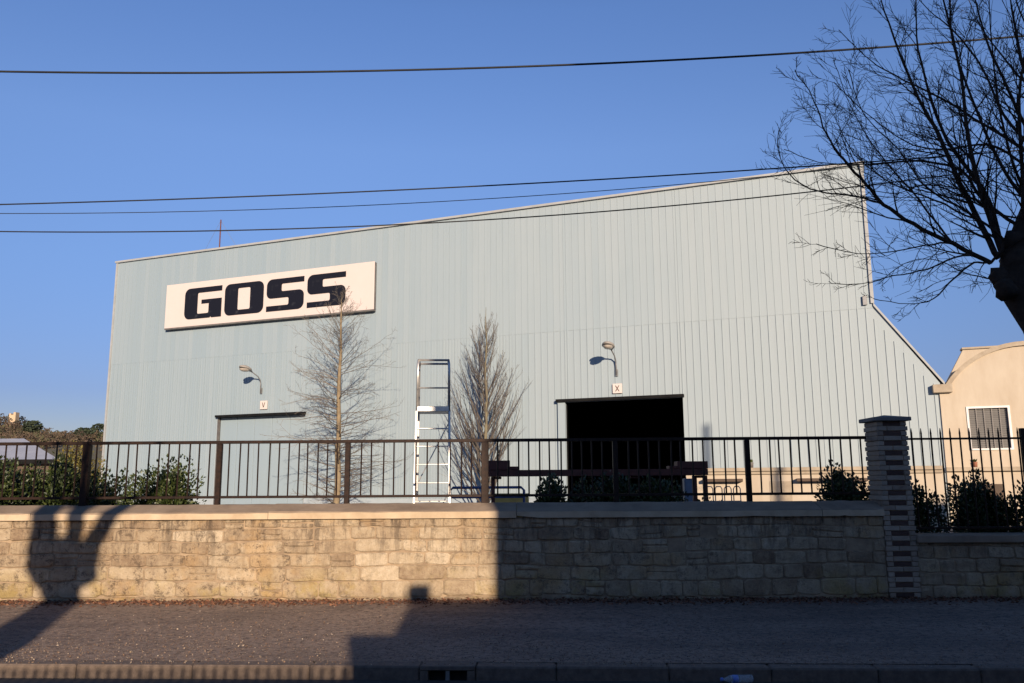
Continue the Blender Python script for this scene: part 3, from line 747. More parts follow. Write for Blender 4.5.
# ---- brick pillar
pt0, pt1 = WF.pix(877.5, 440, .0)[0], WF.pix(907.5, 440, .0)[0]; ptz = WF.pix(885, 421, 0)[1]
pt0 = max(pt0, tB-.02) if False else pt0
bp = thing('brick_pillar', 'tall pale brick pillar with dark brick inlay and flat cap', 'pillar', WF.w((pt0+pt1)/2, 0, 0), WF.a)
hw = (pt1-pt0)/2; PD = .44
g = MB(); dk = MB(); hC = .0665; z = -.03; i = 0; PF = -.015
while z < ptz - .02:
    z1 = min(z+hC-.008, ptz)
    ex = .012 if i % 2 == 0 else -.004
    c = random.uniform(.55, .85)
    if i % 2 == 0:
        xs_ = [-hw-ex, random.uniform(-.08, .0), hw+ex] if i % 4 else [-hw-ex, -.12, .12, hw+ex]
        for a, b_ in zip(xs_, xs_[1:]): g.bbox((a+.003, PF, z), (b_-.003, PF+PD, z1), .005, 0, random.uniform(.5, .85))
    else:
        iw = .115
        g.bbox((-hw-ex, PF+.004, z), (-iw-.004, PF+PD, z1), .005, 0, random.uniform(.5, .85)); g.bbox((iw+.004, PF+.004, z), (hw+ex, PF+PD, z1), .005, 0, random.uniform(.5, .85))
        dk.bbox((-iw, PF+.012, z), (iw, PF+PD-.012, z1), .004, 0, random.uniform(.0, .25))
    z += hC; i += 1
g.build('brick_course', M['pillar'], bp, tint=True); dk.build('dark_inlay', M['pillar'], bp, tint=True)
g = MB(); g.box((-hw+.012, PF+.02, -.1), (hw-.012, PF+PD-.02, ptz-.005)); g.build('mortar_core', M['mortar'], bp)
capz = WF.pix(885, 415.5, 0)[1]
g = MB(); g.bbox((-hw-.05, PF-.05, ptz), (hw+.05, PF+PD+.05, ptz+(capz-ptz)*.72), .008); 
g.add([(-hw-.03,PF-.03,ptz+(capz-ptz)*.72-.001),(hw+.03,PF-.03,ptz+(capz-ptz)*.72-.001),(hw+.03,PF+PD+.03,ptz+(capz-ptz)*.72-.001),(-hw-.03,PF+PD+.03,ptz+(capz-ptz)*.72-.001),(0,PF+PD/2,capz+.02)], [(0,1,4),(1,2,4),(2,3,4),(3,0,4)])
g.build('cap', plain('cap_stone', (.16,.15,.14), (.22,.20,.18), 5, .9, bs=20), bp)

# ================================================================== RAILINGS
RO = .30    # railing line behind the wall front
def railing():
    r = thing('iron_railing', 'long dark brown iron railing of plain bars on top of the stone wall', 'railing', WF.w(0, RO, 0), WF.a)
    tz = (WF.pix(150, 440.5, RO)[1] + WF.pix(800, 440.5, RO)[1])/2; bz = (WF.pix(150, 495.3, RO)[1]+WF.pix(800, 496, RO)[1])/2
    print('rail', tz, bz)
    P = [WF.pix(x, 470, RO)[0] for x in (-47, 86, 219, 347.5, 485, 615.5, 748)]; P.insert(0, P[0]-1.78)
    end = WF.pix(868, 470, RO)[0]
    g = MB(); g.bbox((P[0]-.03, -.022, tz-.022), (end, .022, tz+.022), .003); g.build('top_rail', M['iron'], r)
    g = MB(); g.bbox((P[0]-.03, -.017, bz-.018), (end, .017, bz+.018), .003); g.build('bottom_rail', M['iron'], r)
    post = MB(); post.bbox((-.035, -.035, CT-.03), (.035, .035, tz-.023), .005); po = None
    wide = MB(); wide.bbox((-.05, -.045, CT-.03), (.05, .045, tz-.023), .005)
    pm, wm = None, None
    for i, p in enumerate(P):
        if i in (2, 5):
            if wm is None: o = wide.build('post', M['iron'], r); wm = o.data
            else: o = bpy.data.objects.new('post', wm); col.objects.link(o); o.parent = r
        else:
            if pm is None: o = post.build('post', M['iron'], r); pm = o.data
            else: o = bpy.data.objects.new('post', pm); col.objects.link(o); o.parent = r
        o.location = (p, 0, 0)
    bar = MB(); bar.tube([(0,0,bz+.017), (0,0,tz-.021)], .0115, 6); bo = None
    for i in range(len(P)):
        a = P[i]; b_ = P[i+1] if i+1 < len(P) else end+.09; n_ = 12 if i < 4 else 11
        if i == len(P)-1: n_ = 11
        for k in range(n_):
            f = (k+1)/(n_+1) if n_ == 12 else (k+1.18)/(n_+1.36)
            if bo is None: o = bar.build('bar', M['iron'], r); bo = o.data
            else: o = bpy.data.objects.new('bar', bo); col.objects.link(o); o.parent = r
            o.location = (a+(b_-a)*f, 0, 0); o.rotation_euler = (0, R(random.uniform(-.45, .45)), 0)
railing()
def railing2():
    O2 = .18
    r = thing('spiked_railing', 'taller iron railing with pointed bars on the lower wall right of the pillar', 'railing', WF.w(0, O2, 0), WF.a)
    a = WF.pix(909, 470, O2)[0]; tz = WF.pix(970, 438.5, O2)[1]; top = WF.pix(970, 430, O2)[1]; bz = RT + .08
    L = a + 3.4
    g = MB(); g.bbox((a, -.02, tz-.014), (L, .02, tz+.014), .003); g.build('top_rail', M['iron'], r)
    g = MB(); g.bbox((a, -.02, bz-.014), (L, .02, bz+.014), .003); g.build('bottom_rail', M['iron'], r)
    bar = MB(); bar.tube([(0,0,bz-.04), (0,0,top-.05), (0,0,top-.045), (0,0,top+.03)], [.0115,.0115,.013,.004], 6); bo = None
    t = WF.pix(914.5, 470, O2)[0]; st = WF.pix(924.2, 470, O2)[0]-t
    pp = WF.pix(1026, 470, O2)[0]
    while t < L:
        if abs(t-pp) > .06:
            if bo is None: o = bar.build('bar', M['iron'], r); bo = o.data
            else: o = bpy.data.objects.new('bar', bo); col.objects.link(o); o.parent = r
            o.location = (t, 0, 0)
        t += st
    g = MB(); g.bbox((pp-.03, -.03, RT-.02), (pp+.03, .03, top+.02), .005); g.build('post', M['iron'], r)
railing2()

# ================================================================== FOLIAGE
def shrub(name, label, cat, c, rad, n, leaf, mat, lumps=7, stems=6, group=None, bias=0.0):
    r = thing(name, label, cat, (c[0], c[1], c[2]), 0, group)
    L = []
    for k in range(lumps):
        a = random.uniform(0, 6.28); q = math.sqrt(random.random())*.62
        L.append((Vector((rad[0]*q*math.cos(a), rad[1]*q*math.sin(a), rad[2]*random.uniform(.22, .50))), random.uniform(.42, .6), random.uniform(-.15, .15)))
    g = MB()
    for k in range(int(n*3.4)):
        ctr, s, ct = random.choice(L)
        d = Vector((random.gauss(0,1), random.gauss(0,1), random.gauss(0,1))).normalized()*random.uniform(.35, 1.08)**.6
        p = ctr + Vector((d.x*rad[0]*s, d.y*rad[1]*s, d.z*rad[2]*s))
        if p.z < 0: p.z = random.uniform(0, .1)
        ax = (d + Vector((random.uniform(-.8,.8), random.uniform(-.8,.8), random.uniform(-.3,.9)))).normalized()
        ll = leaf*random.uniform(.6, 1.2); sd_ = ax.orthogonal().normalized(); sd_.rotate(Matrix.Rotation(random.uniform(0, 6.28), 3, ax)) ; sd_ *= ll*.32
        up = ax.cross(sd_).normalized()*ll*.10
        g.add([p, p+ax*ll*.45+sd_+up, p+ax*ll, p+ax*ll*.45-sd_+up, p+ax*ll*.5], [(0,4,1),(1,4,2),(2,4,3),(3,4,0)], 0, max(0, min(1, random.gauss(.42+ct+bias, .2))))
    g.build('foliage', mat, r, tint=True)
    g = MB()
    for k in range(stems):
        ctr, s, _ = random.choice(L); g.tube([(random.uniform(-.1,.1), random.uniform(-.1,.1), -.03), ctr*.5+Vector((random.uniform(-.05,.05),)*3), ctr], [.018,.012,.005], 5)
    g.build('stems', M['bark'], r)
    return r
BZ = .60
def sh_at(px0, px1, ptop, Y, name, label, n=2200, leaf=.06, mat='leaf', dy=.45, **kw_):
    a, b_ = at(px0, 480, Y), at(px1, 480, Y); zt = at((px0+px1)/2, ptop, Y).z; base = kw_.pop('base', BZ)
    return shrub(name, label, 'bush', ((a.x+b_.x)/2, Y, base), ((b_.x-a.x)/2*1.12, dy, (zt-base)*1.08), n, leaf, M[mat], **kw_)
W0 = WF.o.y
sh_at(-45, 30, 462, W0+1.0, 'bush', 'dense dark green bush at the left end of the railing', 2400)
sh_at(22, 78, 459, W0+1.5, 'bush', 'dark bush behind the railing, in the tree shadow, second from the left', 2000)
sh_at(76, 128, 478, W0+1.1, 'bush', 'low sparse green bush left of the large leafy one', 1500)
sh_at(128, 200, 470, W0+1.2, 'bush', 'large sunlit leafy green bush in front of the pale cladding', 3900, .06, lumps=14, bias=.08)
sh_at(-60, 118, 468, W0+2.1, 'hedge', 'wide dark hedge behind the bushes at the left end of the railing', 5200, .07, dy=.6, lumps=16)
sh_at(534, 566, 482, W0+1.0, 'bush', 'small spiky leafy bush left of the open doorway', 1300, .07, lumps=6)
sh_at(566, 634, 476, W0+1.3, 'bush', 'dark bush below the open doorway, its left half', 2600)
sh_at(618, 684, 475, W0+1.5, 'bush', 'dark bush below the open doorway, its right half', 2600)
sh_at(820, 872, 472, W0+1.0, 'bush', 'rounded dark bush against the left side of the brick pillar', 2600)
sh_at(908, 934, 483, W0+.9, 'bush', 'narrow sparse bush against the right side of the brick pillar', 1000, base=.4)
sh_at(940, 978, 488, W0+1.0, 'bush', 'loose bush in front of the vaulted building, nearer the pillar', 1500, base=.4)
sh_at(968, 1018, 485, W0+1.2, 'bush', 'dark dense bush in front of the brown door at the right', 2600, base=.4)
sh_at(1006, 1060, 487, W0+1.0, 'bush', 'loose bush at the right edge behind the spiked railing', 1800, base=.4)
sh_at(694, 728, 497, W0+1.0, 'bush', 'very low yellowish plant right of the brown beam', 500, .05, bias=.3)
sh_at(56, 98, 447, 24, 'blossom_bush', 'yellow flowering bush between the shed and the warehouse', 4200, .09, 'leafy', dy=1.1, base=0, lumps=12)

# ================================================================== BARE TREES
def walk(p, d, L, r0, r1, n, wob, trop, out):
    pts = [Vector(p)]; rad = [r0]; d = Vector(d).normalized(); st = L/n
    for i in range(n):
        d = (d + Vector((random.gauss(0, wob), random.gauss(0, wob), random.gauss(0, wob))) + Vector((0,0,trop))).normalized()
        pts.append(pts[-1] + d*st); rad.append(r0 + (r1-r0)*(i+1)/n)
    out.append((pts, rad)); return pts, rad
def twigs(pts, rad, depth, n, lf, rmin, out, ang=.8, wob=.10, trop=.03, start=.15, L=None):
    tot = sum((b_-a).length for a, b_ in zip(pts, pts[1:])) if L is None else L
    m = len(pts)-1
    for k in range(n):
        f = start + (1-start)*(k+random.random())/n; x = f*m; i = min(int(x), m-1); p = pts[i].lerp(pts[i+1], x-i)
        d = (pts[i+1]-pts[i]).normalized(); side = d.orthogonal().normalized(); side.rotate(Matrix.Rotation(random.uniform(0, 6.28), 3, d))
        aa = ang*random.uniform(.6, 1.25); dd = d*math.cos(aa) + side*math.sin(aa)
        l = tot*lf*random.uniform(.4, 1.3)*(1.2-.8*f)
        r0 = max(rmin*1.15, rad[i]*.5); q, rr_ = walk(p, dd, l, r0, rmin*.6, 5 if depth else 4, wob, trop, out)
        if depth: twigs(q, rr_, depth-1, max(3, int(n*.55)), .5, rmin, out, ang, wob, trop, .2)
# tree A, conical with level branches
pA = at(336.5, 500, 35.2); HA = at(338, 292, 35.2).z
tA_ = thing('bare_tree', 'slender leafless tree with level branches in front of the sign board', 'tree', (pA.x, pA.y, 0))
g = MB(); tp = [Vector((.0,0,-.05))]
for i in range(14): tp.append(Vector((random.uniform(-.035,.035), random.uniform(-.03,.03), HA*(i+1)/14)))
tr = [.135*(1-i/14)**.8+.012 for i in range(15)]
g.tube(tp, tr, 8); g.build('trunk', M['bark2'], tA_, True)
out = []
for k in range(125):
    f = .06 + .92*(k+random.random()**2)/125; z = f*HA; i = min(13, int(f*14)); p = tp[i].lerp(tp[i+1], f*14-i)
    w = 2.8 if f < .62 else 2.8*(1-(f-.62)/.38*.80)
    if f < .18: w *= .75
    w = max(w, .35)*random.uniform(.5, 1.12)
    a = random.uniform(0, 6.28); up = .22 + .85*max(0, f-.5)/.5 + random.uniform(-.1,.1)
    q, rr_ = walk(p, (math.cos(a), math.sin(a), up), w*1.05, .024*(1-f)+.009, .005, 8, .09, -.012 if f < .7 else .02, out)
    twigs(q, rr_, 1, 7, .40, .0045, out, .7, .10, -.005)
g = MB()
for q, rr_ in out: g.tube(q, rr_, 3, cap=False)
g.build('branches', M['twig2'], tA_)
# tree B, upright spindle
pB = at(486, 500, 34.6); HB = at(486, 307, 34.6).z
tB_ = thing('bare_poplar', 'narrow leafless tree with upright branches beside the aluminium ladder', 'tree', (pB.x, pB.y, 0))
tp = [Vector((0,0,-.05))] + [Vector((random.uniform(-.05,.05), random.uniform(-.04,.04), HB*(i+1)/12)) for i in range(12)]
g = MB(); g.tube(tp, [.095*(1-i/12)**.9+.008 for i in range(13)], 8); g.build('trunk', M['bark3'], tB_, True)
out = []
for k in range(88):
    f = .03 + .85*(k+random.random())/88; i = min(11, int(f*12)); p = tp[i].lerp(tp[i+1], f*12-i)
    a = random.uniform(0, 6.28); Lb = (HB*(1-f)*.62+.5)*random.uniform(.6, 1.0); Lb = min(Lb, 3.9)
    q, rr_ = walk(p, (math.cos(a)*.78, math.sin(a)*.78, 1.05), min(Lb, (HB-p.z)*random.uniform(.5,.9)), .034*(1-f)+.010, .005, 8, .055, .115, out)
    twigs(q, rr_, 1, 6, .34, .0042, out, .42, .06, .06)
g = MB()
for q, rr_ in out: g.tube(q, rr_, 3, cap=False)
g.build('branches', M['twig2'], tB_)
# street tree at the right, pollarded; main limbs followed, twigs grown
TY = 7.9
def cpx(c): return (764 + c[0]/2.008, c[1]/2.008)
LIMBS = [
 ([(455,528),(380,490),(300,450),(240,410),(205,370),(160,320),(125,270),(100,200),(62,140)], .040, -.9),
 ([(240,410),(180,393),(110,385),(50,350),(28,300),(30,262)], .020, -.6),
 ([(470,520),(430,440),(390,360),(350,270),(310,200),(270,100),(235,0),(215,-60)], .050, .3),
 ([(482,520),(440,400),(410,280),(395,150),(360,0),(345,-90)], .048, -.4),
 ([(478,505),(450,400),(380,300),(345,230),(310,100),(305,0),(300,-90)], .040, .8),
 ([(455,528),(420,530),(380,560),(340,600),(290,610),(220,600)], .022, -.3),
 ([(455,528),(400,512),(330,540),(260,555),(180,572),(130,565)], .022, .5),
 ([(380,490),(340,490),(260,505),(190,510),(105,490)], .018, -1.0),
 ([(535,470),(440,400),(400,345),(330,325),(260,325),(190,330),(110,325),(40,300)], .030, .4),
 ([(560,330),(500,285),(440,250),(360,200),(260,150),(200,110),(150,60)], .030, .9),
 ([(560,320),(522,250),(490,180),(450,90),(425,0),(415,-80)], .034, -.5),
 ([(575,260),(522,140),(505,60),(495,0),(490,-80)], .036, .2),
 ([(560,380),(522,330),(450,290),(370,300),(300,290),(220,240),(140,165)], .026, -.2),
 ([(520,465),(520,380),(512,200),(530,60),(520,-60)], .040, -.7),
 ([(540,420),(480,340),(430,230),(380,90),(372,0),(360,-60)], .032, .6),
 ([(420,440),(340,400),(260,370),(180,310),(130,215),(90,215)], .020, .9),
 ([(455,528),(480,480),(400,420),(330,380),(270,300),(200,230),(170,140)], .024, -.8),
 ([(500,540),(460,560),(400,545),(340,520),(280,530),(230,570)], .016, .3),
 ([(530,440),(470,430),(410,400),(330,370),(260,390),(180,370),(120,350)], .020, .1),
 ([(540,300),(480,230),(440,140),(380,60),(330,20),(280,-40)], .026, .5),
 ([(560,200),(510,150),(440,60),(400,-30)], .024, .9),
 ([(570,120),(530,60),(500,-20),(480,-90)], .022, -.4),
 ([(540,420),(500,330),(470,200),(455,60),(450,-60)], .026, -.9),
 ([(380,490),(310,400),(250,330),(200,260),(160,180),(140,120)], .020, .2),
]
tk = at(1085, 650, TY); base = Vector((tk.x+.1, TY, 0))
st_ = thing('pollarded_tree', 'dark leafless pollarded street tree with long arching shoots at the right edge', 'tree', base)
def loc3(c, Y):
    x, y = cpx(c); return at(x, y, Y) - base
trunk = [Vector((0,0,-.05)), Vector((.02,0,.6)), Vector((.02,0,1.6)), at(1064, 380, TY)-base, at(1040, 325, TY)-base, at(1013, 285, TY)-base, at(1016, 262, TY)-base, at(1030, 225, TY)-base, at(1050,170,TY)-base]
g = MB(); g.tube(trunk, [.25,.20,.18,.17,.16,.15,.14,.14,.12], 12)
def blob(c, r, seed):
    rnd = random.Random(seed); bm = bmesh.new(); bmesh.ops.create_icosphere(bm, subdivisions=2, radius=1)
    for v in bm.verts: v.co = Vector(c) + v.co.normalized()*r*(1+rnd.uniform(-.22,.22))
    bm.verts.index_update(); g.add([v.co for v in bm.verts], [[v.index for v in f.verts] for f in bm.faces]); bm.free()
blob(at(999, 277, TY)-base, .10, 1); blob(at(1018, 266, TY)-base, .17, 2); blob(at(1018, 243, TY)-base, .14, 3); blob(at(1036, 230, TY)-base, .19, 4); blob(at(1006, 290, TY-.1)-base, .10, 5)
g.build('trunk', M['bark'], st_, True)
out = []
for c, r0, dy in LIMBS:
    n = len(c); ctrl = [loc3(p, TY + dy*(i/(n-1))) for i, p in enumerate(c)]
    pts = []
    for i in range(n-1):   # catmull-rom
        p0, p1, p2, p3 = ctrl[max(i-1,0)], ctrl[i], ctrl[i+1], ctrl[min(i+2,n-1)]
        for s in range(4):
            u = s/4; pts.append(.5*((2*p1)+(p2-p0)*u+(2*p0-5*p1+4*p2-p3)*u*u+(3*p1-p0-3*p2+p3)*u**3) + Vector((random.gauss(0,.006),)*3))
    pts.append(ctrl[-1]); m = len(pts)
    rad = [max(.0045, r0*.64*(1-i/(m-1))**.8) for i in range(m)]
    out.append((pts, rad))
    tot = sum((b_-a).length for a, b_ in zip(pts, pts[1:]))
    twigs(pts, rad, 1, int(4+tot*6.2), .30, .0023, out, .68, .12, .03, .06, L=min(tot, 2.6))
g = MB()
for q, rr_ in out: g.tube(q, rr_, 5 if rr_[0] > .015 else 3, cap=False)
g.build('branches', M['bark'], st_)

# ================================================================== OVERHEAD WIRES
def wire(pix, Y, r, label):
    pts = [at(x, y, Y) for x, y in pix]; n = 60
    xs_ = [p[0] for p in pix]
    def yy(x):   # lagrange through three points: a smooth sag
        s = 0
        for i, (xi, yi) in enumerate(pix):
            w = yi
            for j, (xj, _) in enumerate(pix):
                if i != j: w *= (x-xj)/(xi-xj)
            s += w
        return s
    x0, x1 = -420, 1420
    P = [at(x0+(x1-x0)*k/n, yy(x0+(x1-x0)*k/n), Y) for k in range(n+1)]
    g = MB(); g.tube(P, r, 6); tag(g.build('overhead_wire', M['wire'], smooth=True), label, 'cable', 'overhead wires across the street')
wire([(0,71.5),(480,68),(1024,36)], 9.3, .0125, 'thick black overhead cable, highest of the wires across the sky')
wire([(0,204.5),(500,185),(868,162)], 9.3, .008, 'black overhead cable, second from the top, just clearing the roof')
wire([(0,213.5),(500,198),(780,175)], 9.6, .0045, 'very thin wire close under the second overhead cable')
wire([(0,231.5),(410,224),(800,193)], 9.0, .007, 'lowest overhead cable, crossing in front of the cladding')

# ================================================================== YARD OBJECTS
# aluminium platform ladder
LY = 14.6
la, lb = at(416, 480, LY), at(449, 480, LY); ltop = at(434, 360, LY).z; lw = (lb.x-la.x)
lad = thing('platform_ladder', 'tall shiny aluminium platform ladder standing behind the railing', 'ladder', ((la.x+lb.x)/2, LY, 0), R(4))
H = ltop; plz = at(434, 411, LY).z
for sx in (-1, 1):
    g = MB(); g.bbox((sx*lw/2-.018, -.45, -.01), (sx*lw/2+.018, -.39, plz), .004)
    m_ = Matrix.Translation((0,0,0))
    for i, v in enumerate(g.v):
        f = v[2]/plz; g.v[i] = (v[0]*(1.10-.10*f), v[1]+.40*f, v[2])
    g.build('front_stile', M['alu'], lad)
    g = MB(); g.bbox((sx*lw/2-.02, .62, -.01), (sx*lw/2+.02, .68, plz), .004)
    for i, v in enumerate(g.v):
        f = v[2]/plz; g.v[i] = (v[0]*(1.06-.10*f), v[1]-.12*f, v[2])
    g.build('rear_stile', M['alu'], lad)
    g = MB(); g.tube([(sx*lw/2*.97, -.02, plz), (sx*lw/2*.96, .0, H-.08), (sx*lw/2*.92, .02, H), (sx*lw/2*.92, .5, H), (sx*lw/2*.96, .54, H-.08), (sx*lw/2*.97, .55, plz)], .023, 8); g.build('handrail', M['alu'], lad, True)
for i in range(8):
    f = (i+1)/9; z = plz*f; y = -.42+.40*f; w = lw/2*(1.08-.10*f)
    g = MB(); g.bbox((-w, y-.03, z-.010), (w, y+.09, z+.010), .004); g.build('step', M['alu'], lad)
g = MB(); g.bbox((-lw/2+.01, -.06, plz-.01), (lw/2-.01, .56, plz+.08), .006); g.build('platform', M['alu'], lad)
g = MB(); g.tube([(-lw/2*.95, -.0, plz+(H-plz)*.45), (lw/2*.95, -.0, plz+(H-plz)*.45)], .014, 6); g.build('guard_rail', M['alu'], lad)
for y_ in (.5, .02):
    g = MB(); g.tube([(-lw/2*.92, y_, H), (lw/2*.92, y_, H)], .02, 6); g.build('guard_rail', M['alu'], lad)
g = MB(); g.tube([(-lw/2*1.0, .63, plz*.55), (lw/2, .57, plz*.95)], .011, 6); g.tube([(-lw/2*1.0, .65, plz*.1), (lw/2, .62, plz*.5)], .011, 6); g.build('brace', M['alu'], lad)
for sx in (-1, 1):
    g = MB(); c_ = (sx*lw/2*1.04, .66, .06); g.tube([(c_[0]-.02, .66, .06), (c_[0]+.02, .66, .06)], .06, 14); g.build('castor', M['black'], lad)
# brown stepped beam on legs
BY = 13.2
def bx_(px): return at(px, 470, BY).x
bz_ = lambda py: at(600, py, BY).z
bo = thing('steel_beam_frame', 'dark brown steel beam with thick stepped ends on thin legs behind the railing', 'steel frame', (bx_(596), BY, 0))
ox = bx_(596)
g = MB(); g.bbox((bx_(487)-ox, -.14, bz_(476)), (bx_(706)-ox, .14, bz_(469.5)), .006); g.build('beam', M['rust'], bo)
g = MB(); g.bbox((bx_(487.5)-ox, -.15, bz_(469.4)), (bx_(510)-ox, .15, bz_(460)), .006); g.bbox((bx_(510)-ox, -.145, bz_(469.4)), (bx_(518.5)-ox, .145, bz_(466)), .004); g.build('stepped_end', M['rust'], bo)
g = MB(); g.bbox((bx_(676)-ox, -.15, bz_(469.4)), (bx_(706)-ox, .15, bz_(462)), .006); g.bbox((bx_(668)-ox, -.145, bz_(469.4)), (bx_(676)-ox, .145, bz_(466.5)), .004); g.build('stepped_end', M['rust'], bo)
for a in (493, 694, 704.5):
    g = MB(); g.bbox((bx_(a)-ox-.03, -.05, -.02), (bx_(a)-ox+.03, .05, bz_(476.2)), .004); g.build('leg', M['rust'], bo)
for a in (497, 553, 634, 700):
    g = MB(); g.bbox((bx_(a)-ox-.07, -.09, bz_(478.6)), (bx_(a)-ox+.07, .09, bz_(476.1)), .01); g.build('corbel', M['rust'], bo)
# blue tubular rail
b1_ = at(450, 490, 17.5); b2_ = at(524, 490, 17.5); zt = at(490, 487.5, 17.5).z; bw = b2_.x-b1_.x
r = thing('blue_barrier', 'low blue tubular barrier behind the brown beam and the bare poplar', 'barrier', (b1_.x, 17.5, 0))
g = MB(); g.tube([(0,0,0),(0,0,zt-.06),(.06,0,zt),(bw-.06,0,zt),(bw,0,zt-.06),(bw,0,0)], .028, 8); g.build('frame', M['blue'], r, True)
g = MB(); g.tube([(0.02,0,zt-.2),(bw-.02,0,zt-.2)], .02, 8); g.tube([(-.0,0,zt-.35),(bw-.02,0,zt-.35)], .02, 8); g.build('cross_rail', M['blue'], r, True)
p = at(511, 497, 19); r = thing('yellow_crate', 'ochre yellow box low behind the left end of the brown beam', 'box', (p.x, 19, 0))
hz = at(511, 493.5, 19).z
g = MB(); g.bbox((-.4, -.3, 0), (.4, .3, hz-.06), .02); g.build('body', M['yellow'], r); g = MB(); g.bbox((-.43, -.33, hz-.058), (.43, .33, hz), .015); g.build('lid', M['yellow'], r)
p = at(689.5, 490, 20); zt = at(689, 478.5, 20).z; r = thing('blue_cabinet', 'narrow pale blue cabinet between the right legs of the brown beam', 'cabinet', (p.x, 20, 0))
g = MB(); g.bbox((-.14, -.12, 0), (.14, .12, zt), .015); g.build('body', plain('pale_blue', (.10,.12,.15), (.08,.10,.13), 5, .5), r); g = MB(); g.bbox((-.11, -.132, .2), (.11, -.121, zt-.05), .003); g.build('door', plain('pale_blue_door', (.12,.145,.18), (.1,.12,.16), 5, .5), r)
# bike rack tubes in front of the annex
zt = at(720, 486.5, 22).z
r = thing('hoop_rack', 'pale tubular hoop rack in front of the low cream annex', 'rack', (at(722, 490, 22).x, 22, 0))
for k in range(4):
    x = -.42 + k*.24; g = MB(); g.tube([(x,0,0),(x,0,zt-.06),(x+.04,0,zt),(x+.14,0,zt),(x+.18,0,zt-.06),(x+.18,0,0)], .014, 6); g.build('hoop', M['galv'], r, True)
g = MB(); g.tube([(-.5,0,zt-.38),(.5,0,zt-.38)], .014, 6); g.build('cross_rail', M['galv'], r)

# ================================================================== STREET DETAILS
# storm drain in the kerb
dr = thing('storm_drain', 'dark kerb inlet of a storm drain with a middle bar', 'drain', KF.w((DR0+DR1)/2, 0, -.14), KF.a)
dw = (DR1-DR0)/2
g = MB(); g.bbox((-dw, -.012, .105), (dw, .20, .145), .008); g.bbox((-dw, -.008, 0), (-dw+.07, .2, .104), .006); g.bbox((dw-.07, -.008, 0), (dw, .2, .104), .006); g.build('frame', M['kerb'], dr)
g = MB(); g.bbox((-.018, .0, 0), (.018, .05, .104), .004); g.build('middle_bar', M['galv'], dr)
g = MB(); g.box((-dw+.07, .12, -.005), (dw-.07, .19, .104)); g.build('throat_shade', M['inside'], dr)  # near-black box put in for the shade inside the inlet
# bottle
_t = KF.pix(736, 676)[0]; bpz = KF.w(_t, -.05, 0)
bt_ = thing('plastic_bottle', 'empty clear plastic bottle with blue label lying in the gutter', 'bottle', (bpz.x, bpz.y, -.080), R(6))
g = MB(); g.lathe([(.004,-.13),(.012,-.13),(.013,-.105),(.030,-.07),(.033,-.05),(.033,.06),(.030,.07),(.033,.08),(.033,.125),(.026,.135),(.01,.13)], 20)
o = g.build('body', M['pet'], bt_, True); o.rotation_euler = (0, R(90), 0)
g = MB(); g.lathe([(.0335,-.045),(.0342,-.043),(.0342,.0),(.0335,.002)], 20); o = g.build('label', M['petl'], bt_, True); o.rotation_euler = (0, R(90), 0)
g = MB(); g.lathe([(.013,-.148),(.015,-.146),(.015,-.128),(.0135,-.127)], 14); o = g.build('cap', M['petl'], bt_, True); o.rotation_euler = (0, R(90), 0)
# fallen bits on the pavement and brown litter at the wall foot
g = MB()
for k in range(42000):
    px = random.uniform(-60, 1080); f = random.random()**.8
    a = WF.w(WF.pix(px, 600)[0], 0, 0); b_ = KF.w(KF.pix(px, 665)[0], .02, 0); p = a.lerp(b_, .12+.88*f)
    dens = .5+.5*math.sin(p.x*1.7+1.0)*math.sin(p.x*.6+p.y)
    if random.random() > (.35+.65*dens)*(.15+.85*min(1, f*1.5)): continue
    s = random.uniform(.003, .008)*(1.7 if random.random() < .03 else 1); an = random.uniform(0, 6.28); d = Vector((math.cos(an), math.sin(an), random.uniform(-.2,.2)))*s; e = Vector((-math.sin(an), math.cos(an), random.uniform(.0,1.3)))*s*.6
    p = Vector((p.x, p.y, .008+.03*(1-f)*(1-f))); g.add([p-d, p+e, p+d, p-e], [(0,1,2,3)], 0, random.uniform(.2, .72))
o = struct(g.build('fallen_petals', M['petal'], tint=True), 'stuff', 'pale fallen bits scattered over the pavement'); o['category'] = 'litter'
g = MB()
for k in range(9000):
    t = random.uniform(tA*.75, 9); off = -abs(random.gauss(0, .20)); p = WF.w(t, off, .032 + max(0, .03+off*.25)*random.random())
    s = random.uniform(.010, .026); an = random.uniform(0, 6.28); d = Vector((math.cos(an), math.sin(an), random.uniform(-.3,.3)))*s; e = Vector((-math.sin(an), math.cos(an), random.uniform(.0,1.3)))*s*.6
    g.add([p-d, p+e, p+d, p-e], [(0,1,2,3)], 0, random.random())
o = struct(g.build('leaf_litter', M['litter'], tint=True), 'stuff', 'reddish brown leaf litter along the foot of the wall'); o['category'] = 'litter'

# ================================================================== ACROSS THE STREET, BEHIND THE CAMERA (what casts the long shadows)
TAN = math.tan(R(SUN_AZ)); TE = math.tan(R(SUN_EL))/math.cos(R(SUN_AZ))
def caster(p, Y):      # place on plane Y whose shadow falls on point p
    d = p.y - Y; return Vector((p.x + TAN*d, Y, p.z + TE*d))
HY = -3.4
e1 = caster(WF.w(WF.pix(494, 560)[0], 0, .5), HY).x
c706 = FF.w(FF.pix(706, 425)[0], 0, FF.pix(706, 425)[1]); cc = caster(c706, HY-1.2)
roofh = caster(CFr.w(CFr.pix(760, 470)[0], 0, .35), HY).z
print('house', e1, roofh, cc)
hs_ = thing('town_house', 'rendered town house across the street behind the viewer', 'house', (e1+6, HY, 0))
g = MB(); sk = .207
V8 = [(-6+9*sk,-9), (14,-9), (14,0), (-6,0)]; slab(g, V8, roofh, -.1); g.build('wall', M['housew'], hs_)
